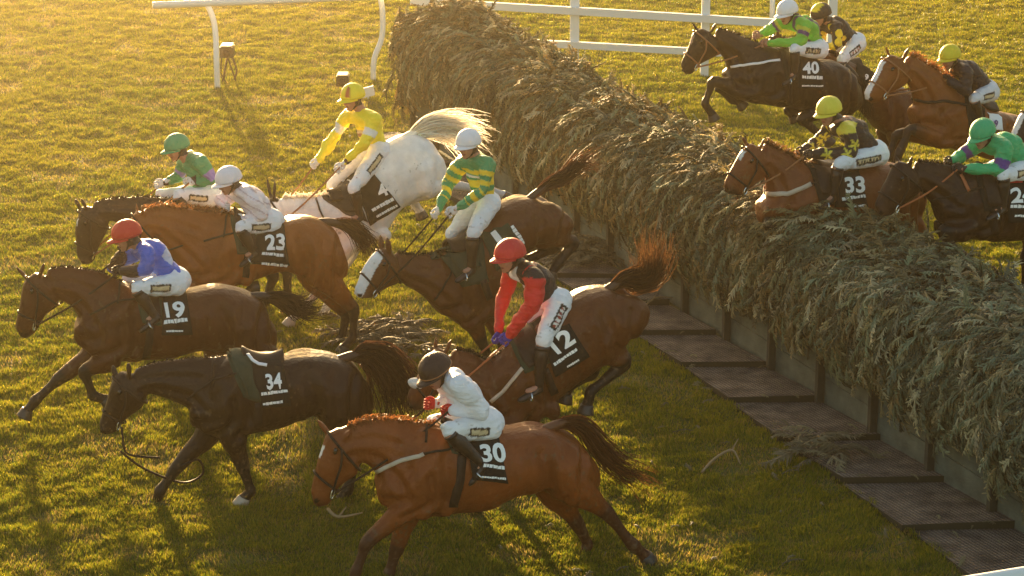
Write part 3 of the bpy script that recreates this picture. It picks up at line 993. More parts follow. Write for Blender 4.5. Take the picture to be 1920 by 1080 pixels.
    for sg in (-1, 1):
        line = []
        for k, t, f_ in ((0, .75, .35), (1, .5, .0), (2, .5, -.25), (3, .75, -.6)):
            c, u, ww = SS[min(k * 4 + int(t * 4), len(SS) - 1)]
            line.append(c + u * f_ + fr.side * (ww * 1.12 * sg * math.sqrt(max(1 - f_ * f_, .1)) + .012 * sg))
        bm_.tube(line, .009, 6, 3); bit.append(line[-1])
    br = bm_.build('bridle', sp.get('bridle', M['leather']), root)
    mb = MB()
    for b_ in bit:
        mb = MB()
        pts = [b_ + nose_dir * (.03 * math.cos(a)) + Vector((0, 0, .03 * math.sin(a))) for a in [i * math.pi / 6 for i in range(12)]]
        mb.tube(pts, .007, 5, closed=True)
        mb.build('bit_ring', M['steel'], br)
    if 'fleece' in sp:
        (ax, ay), (bx, by), r_ = sp['fleece']
        A, B = fr.P(ax, ay), fr.P(bx, by); mb = MB()
        dA = (B - A).normalized()
        mb.ell((A + B) / 2, (B - A) / 2 * 1.15, fr.side * .075, dA.cross(fr.side).normalized() * r_, 18, 12)
        mb.build('sheepskin_noseband', M['fleece'], br)
    # tack
    if 'saddle' in sp: patch('saddle_flap', bvh, fr, sp['saddle'], .024, sp.get('saddlemat', M['leather']), root)
    if 'pad' in sp: patch('saddle_pad', bvh, fr, sp['pad'], .010, sp.get('padmat', M['green_cloth']), root)
    if 'cloth' in sp:
        cl = patch('number_cloth', bvh, fr, sp['cloth'], .016, sp.get('clothmat', M['black_cloth']), root)
        if 'num' in sp:
            o = number(bvh, fr, sp['num'][0], sp['num'][1], .030, cl)
            if sp.get('nummat'): o.data.materials[0] = sp['nummat']
        if 'lines' in sp: lettering(bvh, fr, sp['lines'], .030, cl)
    for q_, mt_ in sp.get('patches', []): patch('pad_binding', bvh, fr, q_, .035, M[mt_], root, both=False)
    for s_ in sp.get('wstraps', []): strap('stirrup_leather', bvh, fr, s_, .028, M['white_cloth'], root, .05, both=False)
    if 'seat' in sp:
        (x0, y0), (x1, y1) = sp['seat']; a, b_ = fr.P(x0, y0), fr.P(x1, y1); mb = MB()
        V = []; n1, n2 = 10, 12
        for i in range(n1 + 1):
            t = i / n1; c = a.lerp(b_, t); rise = .05 * (2 * t - 1) ** 2 + .02
            for j in range(n2 + 1):
                s_ = (j / n2 - .5) * 2; wd = .13 + .05 * math.sin(t * math.pi)
                V.append(c + fr.side * (s_ * wd) + Vector((0, 0, rise - .09 * s_ * s_)))
        mb.add(V, [(i * (n2 + 1) + j, i * (n2 + 1) + j + 1, (i + 1) * (n2 + 1) + j + 1, (i + 1) * (n2 + 1) + j) for i in range(n1) for j in range(n2)])
        o = mb.build('saddle', M['leather'], root); s_ = o.modifiers.new('t', 'SOLIDIFY'); s_.thickness = .025
    if 'girth' in sp: strap('girth', bvh, fr, sp['girth'], .07, M['leather'], root, .012)
    if 'breast' in sp:
        strap('breast_girth', bvh, fr, sp['breast'], sp.get('bw', .032), sp.get('breastmat', M['cream']), root, .014)
    for s_ in sp.get('straps', []): strap('strap', bvh, fr, s_, .018, M['leather'], root, .012)
    if 'reins' in sp:
        rm = sp.get('reinmat', M['leather']); rw = .010
        for sg, hp in ((1, sp['reins'][0]), (-1, sp['reins'][1])):
            mb = MB(); h = fr.P(hp[0], hp[1], .1 * sg); b_ = bit[1 if sg > 0 else 0]
            mid = b_.lerp(h, .5) - Vector((0, 0, .025))
            off = fr.side * (.02 * sg)
            mb.tube([b_, mid + off, h], rw, 6, 6, flat=(fr.side, .5)); mb.build('rein', rm, root)
    if 'loose' in sp:
        for pts in sp['loose']:
            mb = MB(); mb.tube([fr.P(x, y, l_) for x, y, l_ in pts], .010, 6, 5); mb.build('rein', M['leather'], root)
    return fr, root

# ------------------------------------------------------------------ riders
def hand(mb, w, f, up, side, out):
    """closed hand: palm at w, fingers curl round the rein; f forward, out = thumb side"""
    mb.ell(w + f * .045, f * .05, side * .024, up * .042, 12, 8)
    for i in range(4):
        o = up * (.030 - i * .021)
        L = (.036, .042, .038, .030)[i]
        b = w + f * .085 + o
        mb.tube([b, b + f * (L * .6) + side * .004, b + f * (L * .75) + side * .028, b + f * (L * .15) + side * .040], [.0105, .0105, .0095, .008], 7, 2)
    t = w + f * .035 + up * .036
    mb.tube([t, t + f * .03 + up * .014 + side * .014, t + f * .058 + up * .006 + side * .03], [.012, .011, .009], 7, 2)

def rider(sp, fr):
    P = fr.P
    V3 = lambda k, lat: P(sp[k][0], sp[k][1], lat)
    sh = sp.get('shw', .185)
    hip = V3('hip', 0); neck = V3('neck', 0)
    sn, sf = V3('sn', sh), V3('sf', -sh) if 'sf' in sp else fr.mirror(V3('sn', sh))
    en, ef = V3('en', sh + .05), V3('ef', -sh - .05)
    hn, hf = V3('hn', .09), V3('hf', -.09)
    kn, kf = V3('kn', .27), V3('kf', -.27)
    an, af = V3('an', .27), V3('af', -.27)
    tn, tf = V3('tn', .28), V3('tf', -.28)
    hc = P(sp['head'][0], sp['head'][1], sp.get('headlat', 0))
    chest = P(sp['chest'][0], sp['chest'][1], 0) if 'chest' in sp else hip.lerp(neck, .62)
    # local axes of the torso
    upT = (neck - hip).normalized(); fwT = fr.side.cross(upT)
    if fwT.dot(fr.fwd) < 0: fwT = -fwT
    # head axes
    L2 = Vector(sp['look']); L2.normalize()
    fpx = P(sp['head'][0] + L2.x * 30, sp['head'][1] + L2.y * 30) - P(*sp['head'])
    f = (fpx.normalized() + fr.side * sp.get('turn', .25)).normalized()
    s_ = f.cross(Vector((0, 0, 1))).normalized()
    if s_.dot(fr.side) > 0: s_ = s_
    u = s_.cross(f).normalized()
    if u.z < 0: u = -u
    hc = hc - u * .035 + f * 0.005
    # ---- body
    mb = MB()
    mb.ell(hc, f * .098, s_ * .076, u * .112, 18, 12)
    mb.ell(hc + f * .035 - u * .06, f * .062, s_ * .052, u * .055, 14, 10)              # jaw
    mb.ell(hc + f * .075 - u * .095, f * .022, s_ * .026, u * .02, 10, 8)              # chin
    mb.tube([hc + f * .088 + u * .015, hc + f * .112 - u * .022, hc + f * .106 - u * .034], [.012, .015, .013], 8, 2)   # nose
    mb.ell(hc + f * .09 - u * .062, f * .014, s_ * .026, u * .011, 10, 8)              # mouth
    for sg in (-1, 1):
        mb.ell(hc + s_ * (.078 * sg) - u * .01 - f * .005, f * .02, s_ * .012, u * .03, 10, 8)
        mb.ell(hc + s_ * (.036 * sg) + f * .07 - u * .03, f * .03, s_ * .024, u * .022, 10, 8)
    mb.capsule([hc - u * .06 - f * .03, hc.lerp(neck, .55), neck - upT * .05], [.055, .055, .065])
    mb.tube([neck - upT * .03, chest, hip.lerp(chest, .4), hip], [.09, .105, .09, .1], 14, 3)
    for a, b, c, d_ in ((sn, en, hn, 1), (sf, ef, hf, -1)):
        mb.capsule([neck.lerp(a, .5) - upT * .06, a, a.lerp(b, .5), b, b.lerp(c, .5), c], [.05, .046, .04, .034, .032, .024])
    for k, a, t in ((kn, an, tn), (kf, af, tf)):
        hs = hip + fr.side * (.1 if k is kn else -.1)
        mb.capsule([hs, hs.lerp(k, .5), k, k.lerp(a, .4), a, a.lerp(t, .7)], [.075, .062, .048, .045, .03, .022])
    body = remesh('person', mb, .0105, 3, M['skin'], None)
    tag(body, sp['label'], 'jockey', 'jockeys riding over the fence')
    Q = get_co(body.data).astype(np.float64)
    C = np.tile(np.array((.42, .2, .13)), (len(Q), 1))
    hcv, fv, uv, sv = [np.array(a) for a in (hc, f, u, s_)]
    rel = Q - hcv
    a_, b_, c_ = rel @ fv, rel @ uv, rel @ sv
    C[(a_ > .08) & (np.abs(b_ + .062) < .007) & (np.abs(c_) < .024)] = (.2, .05, .04)
    C[(a_ < .03) & (np.linalg.norm(rel, axis=1) < .14) & (b_ > -.075)] = (.03, .018, .012)      # cropped hair
    set_col(body.data, C)
    # ---- silks
    mb = MB()
    k_ = 1.0
    mb.tube([hip + upT * .02, hip.lerp(chest, .35), hip.lerp(chest, .75), chest, neck.lerp(chest, .35), neck - upT * .01], [.125, .125, .142, .152, .125, .07], 18, 4, flat=(fwT, .85))
    mb.tube([sf, sf.lerp(sn, .5) + upT * .01 - fwT * .015, sn], [.075, .1, .075], 14, 3)
    arms = []
    for a, b, c in ((sn, en, hn), (sf, ef, hf)):
        wr = b.lerp(c, .9)
        mb.capsule([a, a.lerp(b, .35), a.lerp(b, .75), b, b.lerp(wr, .3), b.lerp(wr, .75), wr], [.078, .074, .066, .06, .058, .048, .036])
        arms.append((a, b, wr))
    silks = remesh('silks', mb, .012, 4, M['silks'], body)
    Q = get_co(silks.data).astype(np.float64)
    # wrinkles as geometry
    axis = np.array(upT)
    dist = [seg_dist(Q, hip, neck)]
    for a, b, c in arms: dist += [seg_dist(Q, a, b), seg_dist(Q, b, c)]
    D = np.stack([dist[0][0] - .07] + [d[0] for d in dist[1:]]); T = np.stack([d[1] for d in dist])
    seg = D.argmin(0); tt = T[seg, np.arange(len(Q))]
    front = (Q - np.array(chest)) @ np.array(fwT); lat_ = (Q - np.array(fr.G)) @ np.array(fr.side)
    C = sp['silk'](seg, tt, front, lat_, Q, fr)
    amp = .015
    n1 = vnoise(Q @ axis * 1.0 + lat_ * .35, Q @ np.array(fwT), .05, 5) - .5
    n2 = vnoise(Q @ axis + 3, lat_ + Q @ np.array(fwT) * .5, .11, 6) - .5
    me = silks.data; nr = np.empty(len(Q) * 3, np.float32); me.vertex_normals.foreach_get('vector', nr); nr = nr.reshape(-1, 3)
    Q2 = Q + nr * (n1 * amp * 1.6 + n2 * amp * 2.2)[:, None]
    me.vertices.foreach_set('co', Q2.astype(np.float32).ravel())
    set_col(me, C)
    # ---- breeches
    mb = MB()
    mb.ell(hip + upT * .02, fwT * .115, fr.side * .165, upT * .13, 18, 12)
    mb.ell(hip - fwT * .04 - upT * .03, fwT * .11, fr.side * .16, upT * .11, 18, 12)
    th = []
    for k, a, sg in ((kn, an, 1), (kf, af, -1)):
        hs = hip + fr.side * (.095 * sg) - upT * .02
        kb = k.lerp(a, .13)
        mb.capsule([hs, hs.lerp(k, .4), hs.lerp(k, .8), k, kb], [.112, .094, .072, .064, .05])
        th.append((hs, k))
    br = remesh('breeches', mb, .012, 4, M['breeches'], body)
    Q = get_co(br.data).astype(np.float64); C = np.tile(np.array(sp.get('bcol', (.82, .82, .85))), (len(Q), 1))
    hs, k = th[0]; d, t = seg_dist(Q, hs, k)
    hsv = np.array(hs); ax = np.array((k - hs).normalized()); sdv = np.array(fr.side); pv = np.cross(ax, sdv)
    rel = Q - hsv; along = rel @ ax; across = rel @ pv; outw = rel @ sdv
    L = (k - hs).length
    mk_ = (vnoise(along * 3, across * 3 + outw, .05, 91) > .9) & (along > .45 * L); C[mk_] = C[mk_] * .55 + np.array((.2, .15, .09)) * .45
    if sp.get('patch', 1):
        a0, a1 = sp.get('pr', (.18, .76)); hw = .021
        inb = (outw > .02) & (along > a0 * L) & (along < a1 * L)
        ed = inb & (np.abs(across) < hw + .011); C[ed] = (.02, .015, .012)
        core = inb & (np.abs(across) < hw - .004) & (along > a0 * L + .018) & (along < a1 * L - .018); C[core] = sp.get('pc', (.62, .5, .3))
        if sp.get('pm'):
            mk = core & (np.abs(across) < hw * .65) & ((np.sin(along * 150) + .5 * np.sin(along * 67)) > .1); C[mk] = sp['pm']
    n1 = vnoise(along + across * .4, outw, .06, 9) - .5
    me = br.data; nr = np.empty(len(Q) * 3, np.float32); me.vertex_normals.foreach_get('vector', nr); nr = nr.reshape(-1, 3)
    me.vertices.foreach_set('co', (Q + nr * (n1 * .022)[:, None]).astype(np.float32).ravel())
    set_col(me, C)
    # ---- boots
    for k, a, t, sg in ((kn, an, tn, 1), (kf, af, tf, -1)):
        mb = MB(); kb = k.lerp(a, .1)
        fd = (t - a); fd = fd.normalized() if fd.length > .02 else fr.fwd
        shin = (a - kb).normalized()
        mb.tube([kb, kb.lerp(a, .3), kb.lerp(a, .75), a], [.057, .062, .044, .04], 14, 3)
        heel = a + shin * .045 - fd * .035
        mb.ell(a + shin * .03, fd * .05, fr.side * .036, shin * .05, 12, 8)
        mb.tube([heel, a + shin * .045 + fd * .07, a + shin * .05 + fd * .15, a + shin * .05 + fd * .19], [.036, .038, .036, .018], 12, 3, flat=(shin, .75))
        bt = remesh('boot', mb, .009, 3, M['boot'], body)
        mb = MB(); mb.tube([kb - shin * .002, kb + shin * .03], [.061, .062], 16, 1)
        mb.build('boot_cuff', M['boot'] if not sp.get('cuffbrown') else M['tan'], bt)
        # stirrup iron hangs from the saddle: it moves with the boot here
        mb = MB(); c = a + shin * .06 + fd * .075
        pts = [c + fr.side * (.055 * math.cos(q)) - shin * (.06 * math.sin(q) - .02) for q in [i * math.pi / 8 for i in range(9)]]
        mb.tube(pts, .007, 6, 1); mb.tube([pts[0], pts[-1]], .009, 6, 1); mb.build('stirrup', M['steel'], bt)
    # ---- gloves
    gm = sp.get('glove', M['leather'])
    for e, h, sg in ((en, hn, 1), (ef, hf, -1)):
        mb = MB(); fd = (h - e).normalized(); wr = h - fd * .045
        upv = (Vector((0, 0, 1)) - fd * fd.z).normalized(); sd_ = fd.cross(upv).normalized() * -sg
        hand(mb, wr, fd, upv, sd_, sg)
        mb.tube([wr - fd * .05, wr + fd * .02], [.031, .029], 12, 1)
        g_ = mb.build('glove' if gm is not M.get('skinhand') else 'hand', gm, body)
        cm = sp.get('cuff')
        if cm is not None:
            mb = MB(); mb.tube([wr - fd * .075, wr - fd * .03], [.037, .034], 14, 1); mb.build('cuff', cm, body)
    # ---- helmet
    hm = sp['_helmat']; mb = MB()
    c = hc + u * .035 - f * .008
    uu = (u - f * .12).normalized(); ff = s_.cross(uu); ff = ff if ff.dot(f) > 0 else -ff
    mb.ell(c, ff * .132, s_ * .106, uu * .118, 28, 12, -.18)
    # peak
    V = []; n_ = 14
    for j in range(4):
        r_ = j / 3
        for i in range(n_ + 1):
            a = (i / n_ - .5) * math.pi * .92
            V.append(c + ff * (math.cos(a) * (.118 + .075 * r_ * max(math.cos(a), 0) ** .5)) + s_ * (math.sin(a) * (.1 + .008 * r_)) - uu * (.008 + .022 * r_ + .01))
    mb.add(V, [(j * (n_ + 1) + i, j * (n_ + 1) + i + 1, (j + 1) * (n_ + 1) + i + 1, (j + 1) * (n_ + 1) + i) for j in range(3) for i in range(n_)])
    hel = mb.build('helmet', hm, body)
    sm = hel.modifiers.new('t', 'SOLIDIFY'); sm.thickness = .006
    if len(hel.data.vertices):
        Q = get_co(hel.data).astype(np.float64) - np.array(c)
        a_, b_, c2 = Q @ np.array(ff), Q @ np.array(uu), Q @ np.array(s_)
        set_col(hel.data, sp['cap'](a_, b_, c2))
    mb = MB(); pts = [c + ff * (.135 * math.cos(a)) + s_ * (.109 * math.sin(a)) - uu * .012 for a in [i * math.pi / 12 for i in range(24)]]
    mb.tube(pts, .007, 6, closed=True); mb.build('helmet_band', sp.get('band', hm), hel)
    if sp.get('band') is None:
        set_col(hel.children[0].data, np.tile(sp['cap'](np.array([0.]), np.array([0.]), np.array([0.]))[0] * .8, (len(hel.children[0].data.vertices), 1)))
    mb = MB()
    for sg in (-1, 1):
        mb.tube([c + s_ * (.1 * sg) - uu * .03, hc + s_ * (.075 * sg) - u * .06 + f * .03, hc - u * .118 + f * .05], .008, 6, 3)
    mb.build('chin_strap', M['leather'], hel)
    mb = MB()
    for sg in (-1, 1): mb.ell(hc + f * .088 + s_ * (.036 * sg) + u * .018, f * .018, s_ * .034, u * .024, 12, 8)
    gg = mb.build('goggles', M['goggles'], body)
    pts = [hc + f * (.094 * math.cos(a)) + s_ * (.085 * math.sin(a)) + u * .022 for a in [i * math.pi / 12 for i in range(24)]]
    mb = MB(); mb.tube(pts, .009, 6, closed=True); mb.build('goggle_strap', M['leather'], gg)
    return body
# ------------------------------------------------------------------ the field, traced in photo pixels
CHEST = (.17, .05, .014); BAY = (.085, .03, .012); DARK = (.035, .017, .01); BLACKB = (.022, .013, .009); GREY = (.85, .82, .79)
WHT = (.7, .68, .65)
H = {}
H['30'] = dict(mane=.75, anchor=(930, 1070, 15), coat=(.2, .05, .009), points=(.02, .014, .012), ptw=.75, mzw=.5, hair=(.24, .095, .03), tailcol=(.13, .045, .016),
  label='chestnut racehorse number 30 in the foreground at full stretch with a white star',
  torso=[(714, 880, 728, 950, .14), (745, 838, 745, 966, .22), (790, 794, 795, 968, .26), (845, 800, 850, 958, .29), (900, 802, 905, 951, .30), (950, 803, 955, 926, .30), (1000, 799, 1000, 915, .29), (1042, 804, 1045, 922, .28), (1080, 822, 1086, 930, .25), (1104, 852, 1110, 915, .15)],
  neck=[(812, 792, 718, 935, .16), (760, 789, 706, 892, .12), (715, 786, 692, 874, .095), (675, 790, 676, 868, .085), (645, 800, 658, 865, .075)],
  head=[(634, 803, 676, 858, .085), (612, 818, 670, 884, .10), (600, 845, 654, 898, .09), (592, 878, 636, 914, .078), (585, 904, 626, 930, .068), (581, 922, 616, 944, .06), (585, 936, 602, 949, .04)],
  ears=[((594, 786), (610, 806)), ((659, 804), (645, 822))],
  legs={'nf': ('f', [(778, 938), (690, 1015), (668, 1070), (652, 1108)]), 'ff': ('f', [(765, 955), (742, 1032), (730, 1074), (722, 1104)]),
        'nh': ('h', [(1070, 905), (1137, 962), (1188, 1022), (1212, 1044)]), 'fh': ('h', [(1040, 915), (1080, 978), (1103, 1022), (1084, 1046)])},
  tail=[(1028, 800), (1062, 790), (1098, 802), (1126, 836), (1160, 868), (1200, 884), (1222, 902)], tspread=.13,
  marks=[([(606, 842), (604, 852)], .032, WHT)], markw=.03,
  cloth=[(872, 812), (930, 802), (952, 905), (886, 899)], num=('30', [(896, 838), (944, 833), (949, 868), (902, 866)]), lines=[(905, 872, 945, 877, 7), (904, 892, 947, 896, 4)],
  pad=[(826, 800), (878, 800), (896, 862), (848, 850)], saddle=[(838, 806), (872, 806), (884, 850), (852, 848)], seat=((832, 797), (925, 799)),
  girth=[(866, 850), (862, 900), (850, 950)], breast=[(706, 884), (745, 866), (795, 852)], straps=[[(795, 852), (850, 840)], [(800, 792), (798, 830)]],
  reins=((843, 770), (809, 756)))
H['34'] = dict(mane=.38, mn=300, anchor=(440, 938, 12), coat=(.02, .008, .004), hair=(.015, .01, .008), tailcol=(.04, .018, .01), pale_hooves=True,
  label='riderless dark brown racehorse number 34 with trailing broken reins and white front feet',
  torso=[(362, 745, 370, 800, .14), (393, 700, 396, 814, .22), (430, 664, 432, 812, .26), (480, 665, 484, 806, .29), (525, 668, 530, 796, .30), (570, 661, 574, 776, .30), (620, 664, 622, 785, .29), (660, 678, 664, 795, .26), (684, 710, 686, 780, .16)],
  neck=[(440, 666, 362, 798, .17), (385, 670, 352, 766, .12), (335, 674, 322, 750, .10), (288, 681, 292, 740, .085), (255, 692, 272, 740, .08)],
  head=[(226, 698, 278, 736, .085), (210, 714, 270, 757, .10), (203, 740, 252, 775, .09), (196, 765, 237, 787, .08), (189, 783, 227, 800, .068), (186, 796, 216, 809, .06), (190, 806, 206, 812, .04)],
  ears=[((211, 683), (216, 704)), ((241, 679), (242, 702))],
  legs={'nf': ('f', [(436, 815), (454, 872), (470, 920), (456, 936)]), 'ff': ('f', [(390, 812), (332, 875), (301, 920), (290, 943)]),
        'nh': ('h', [(632, 770), (672, 852), (650, 918), (640, 936)]), 'fh': ('h', [(650, 775), (712, 848), (735, 900), (745, 925)])},
  tail=[(655, 666), (690, 662), (722, 686), (746, 722), (760, 760), (768, 790)], tspread=.26, tk=.8, tgrow=1.15, tn=620, tw=.014,
  socks=[('n', (462, 926), (452, 940), .062, WHT)][:0],
  cloth=[(470, 688), (530, 680), (547, 760), (490, 764)], num=('34', [(495, 704), (527, 701), (530, 728), (500, 731)]), lines=[(490, 738, 538, 732, 6), (494, 756, 533, 751, 5)],
  pad=[(424, 662), (470, 668), (492, 756), (455, 745)], saddle=[(432, 664), (466, 670), (488, 752), (462, 744)], saddlemat='green_cloth', seat=((455, 664), (530, 669)),
  girth=[(485, 755), (482, 800)], straps=[[(400, 668), (398, 700), (396, 715)], [(430, 704), (396, 715), (350, 748)], [(430, 704), (500, 690)]],
  wstraps=[[(462, 672), (470, 682), (482, 688), (500, 690)]],
  loose=[[(228, 800, .07), (230, 820, .1), (236, 848, .12), (262, 856, .1), (300, 858, .1)], [(226, 846, .0), (262, 874, -.05), (310, 896, -.1), (350, 905, -.1), (380, 888, -.1), (372, 862, -.05), (340, 874, 0)]])
H['19'] = dict(mane=.4, mn=300, anchor=(320, 802, 12), coat=(.075, .019, .004), hair=(.014, .01, .008), tailcol=(.02, .012, .01),
  label='dark bay racehorse number 19 reaching forward with its far foreleg at the left edge',
  torso=[(150, 588, 153, 650, .14), (183, 548, 182, 670, .22), (224, 528, 224, 675, .26), (270, 545, 272, 673, .29), (318, 550, 318, 668, .30), (365, 540, 362, 656, .30), (410, 535, 412, 655, .29), (450, 541, 452, 668, .28), (488, 562, 490, 680, .24), (506, 600, 508, 655, .15)],
  neck=[(234, 530, 152, 622, .17), (190, 511, 146, 594, .12), (152, 503, 133, 575, .10), (118, 501, 116, 566, .088), (92, 504, 108, 562, .08)],
  head=[(66, 511, 112, 558, .085), (46, 526, 106, 572, .10), (39, 550, 92, 583, .09), (36, 578, 80, 597, .08), (31, 602, 70, 614, .068), (30, 614, 63, 624, .06), (36, 625, 52, 632, .04)],
  ears=[((26, 497), (48, 519)), ((83, 493), (76, 513))],
  legs={'nf': ('f', [(203, 672), (158, 698), (174, 742), (198, 750)]), 'ff': ('f', [(172, 664), (113, 708), (66, 752), (50, 771)]),
        'nh': ('h', [(468, 650), (550, 692), (600, 752), (625, 782)]), 'fh': ('h', [(412, 650), (412, 705), (440, 765), (455, 792)])},
  tail=[(482, 553), (512, 556), (540, 566), (565, 578), (592, 574), (606, 560)], tspread=.15, tn=500,
  cloth=[(305, 557), (350, 553), (362, 627), (304, 628)], num=('19', [(306, 571), (346, 568), (348, 596), (312, 597)]), lines=[(308, 604, 352, 599, 8), (312, 620, 343, 619, 4)],
  pad=[(252, 548), (302, 556), (306, 612), (268, 606)], saddle=[(262, 550), (296, 556), (302, 596), (276, 592)], seat=((250, 541), (318, 551)),
  girth=[(282, 600), (280, 640), (274, 670)], straps=[[(170, 590), (215, 566), (262, 560)], [(225, 530), (222, 570)]],
  reins=((225, 509), (228, 478)))
H['23'] = dict(anchor=(470, 662, 14), coat=(.25, .07, .012), points=(.03, .016, .012), hair=(.24, .1, .035), tailcol=(.07, .028, .014),
  label='bright chestnut racehorse number 23 galloping behind the blue jockey',
  torso=[(352, 480, 364, 528, .14), (388, 432, 388, 540, .22), (430, 403, 432, 537, .26), (475, 413, 477, 522, .28), (515, 418, 517, 508, .29), (555, 405, 557, 512, .29), (597, 410, 600, 530, .28), (627, 432, 630, 538, .23), (641, 465, 642, 520, .13)],
  neck=[(436, 402, 350, 525, .17), (390, 396, 328, 492, .13), (342, 390, 308, 464, .10), (302, 387, 295, 446, .09), (270, 391, 282, 438, .08)],
  head=[(256, 394, 291, 438, .085), (246, 408, 285, 452, .10), (240, 430, 272, 466, .09), (237, 453, 263, 478, .078), (235, 474, 256, 491, .065), (235, 484, 250, 497, .055), (238, 491, 246, 499, .04)],
  ears=[((256, 380), (257, 400)), ((266, 382), (268, 400))],
  legs={'nf': ('f', [(415, 522), (428, 580), (458, 556), (474, 540)]), 'ff': ('f', [(385, 522), (338, 575), (300, 630), (282, 652)]),
        'nh': ('h', [(598, 505), (664, 582), (662, 632), (645, 652)]), 'fh': ('h', [(590, 515), (650, 590), (640, 636), (622, 648)])},
  tail=[(614, 414), (648, 420), (672, 436), (690, 462), (696, 492)], tspread=.13,
  cloth=[(482, 434), (534, 424), (542, 496), (470, 494)], num=('23', [(495, 443), (535, 440), (536, 468), (498, 469)]), lines=[(491, 474, 534, 478, 6), (491, 492, 540, 495, 5)],
  pad=[(432, 408), (482, 414), (486, 480), (446, 476)], saddle=[(440, 410), (474, 416), (480, 466), (452, 462)], seat=((440, 400), (505, 414)),
  girth=[(464, 478), (460, 520)], straps=[[(382, 452), (410, 444), (440, 438)], [(425, 404), (420, 446)]],
  reins=((452, 412), (424, 386)))
H['E'] = dict(mane=.6, mn=260, anchor=(340, 596, 14), coat=(.035, .018, .012), hair=(.012, .009, .008),
  label='dark brown racehorse carrying the green-capped jockey at the far left',
  torso=[(288, 420, 292, 470, .14), (320, 392, 322, 490, .22), (360, 374, 362, 500, .26), (410, 385, 412, 500, .28), (460, 394, 462, 498, .28), (500, 402, 502, 495, .25), (525, 425, 526, 485, .14)],
  neck=[(345, 373, 288, 455, .17), (292, 370, 262, 440, .13), (246, 370, 236, 422, .10), (206, 371, 212, 415, .088), (176, 378, 197, 414, .08)],
  head=[(156, 387, 205, 414, .085), (146, 402, 202, 432, .10), (142, 428, 190, 455, .09), (142, 450, 184, 470, .078), (143, 470, 180, 482, .066), (146, 482, 174, 491, .055), (152, 489, 166, 494, .04)],
  ears=[((140, 371), (150, 390)), ((152, 372), (160, 387))],
  legs={'nf': ('f', [(315, 480), (292, 535), (284, 580), (276, 598)]), 'ff': ('f', [(300, 480), (318, 540), (340, 575), (352, 590)]),
        'nh': ('h', [(495, 472), (538, 508), (538, 560), (532, 588)]), 'fh': ('h', [(485, 475), (512, 520), (500, 560), (492, 585)])},
  tail=[(516, 410), (528, 420), (532, 450), (530, 480)], tspread=.05, tn=120,
  marks=[([(150, 414), (151, 420)], .035, WHT)], markw=.04, mzw=.4, muzzle=(.15, .12, .1),
  pad=[(340, 385), (400, 388), (402, 440), (350, 436)], saddle=[(350, 380), (392, 384), (396, 425), (360, 425)], seat=((345, 372), (410, 384)),
  reins=((356, 342), (301, 345)), reinmat='tan')
H['4'] = dict(anchor=(640, 594, 22), coat=GREY, points=(.3, .28, .27), ptw=.6, dapple=.05, relief=.4, tk=.62, hair=(.8, .72, .6), tailcol=(.92, .86, .74), muzzle=(.12, .11, .11), pale_hooves=True,
  label='white-grey racehorse number 4 landing with its bright tail streaming up',
  torso=[(598, 400, 640, 470, .14), (620, 374, 668, 470, .22), (640, 354, 698, 452, .27), (672, 322, 724, 425, .29), (700, 288, 746, 392, .30), (735, 262, 768, 380, .30), (775, 250, 788, 374, .29), (808, 266, 812, 368, .24), (826, 298, 825, 345, .13)],
  neck=[(634, 360, 622, 455, .16), (592, 368, 586, 432, .11), (556, 370, 552, 418, .09), (528, 372, 532, 412, .08)],
  head=[(512, 368, 532, 402, .085), (501, 378, 526, 414, .095), (492, 395, 516, 426, .085), (486, 410, 506, 436, .072), (482, 424, 498, 442, .058), (484, 434, 492, 445, .04)],
  ears=[((500, 330), (507, 366)), ((516, 334), (514, 366))],
  legs={'nf': ('f', [(648, 460), (602, 540), (562, 586), (545, 602)]), 'ff': ('f', [(655, 465), (622, 536), (612, 578), (602, 594)]),
        'nh': ('h', [(798, 345), (848, 346), (920, 358), (944, 366)]), 'fh': ('h', [(762, 352), (770, 372), (776, 380), (788, 399)])},
  tail=[(766, 252), (790, 243), (820, 236), (852, 238), (880, 248), (902, 260)], tspread=.24, tgrow=1.2, tn=900, tw=.015,
  cloth=[(664, 346), (704, 329), (750, 386), (694, 422)], num=('4', [(704, 350), (718, 342), (730, 362), (712, 371)]), lines=[(696, 394, 736, 371, 7), (704, 405, 742, 383, 5)],
  pad=[(606, 374), (660, 346), (690, 416), (650, 402)], padmat='brown_cloth', saddle=[(620, 372), (655, 352), (680, 398), (650, 396)], seat=((615, 368), (695, 318)),
  girth=[(668, 415), (678, 440)], straps=[[(592, 372), (600, 395), (607, 410)]], hood=True,
  reins=((638, 313), (592, 306)), reinmat='tan')
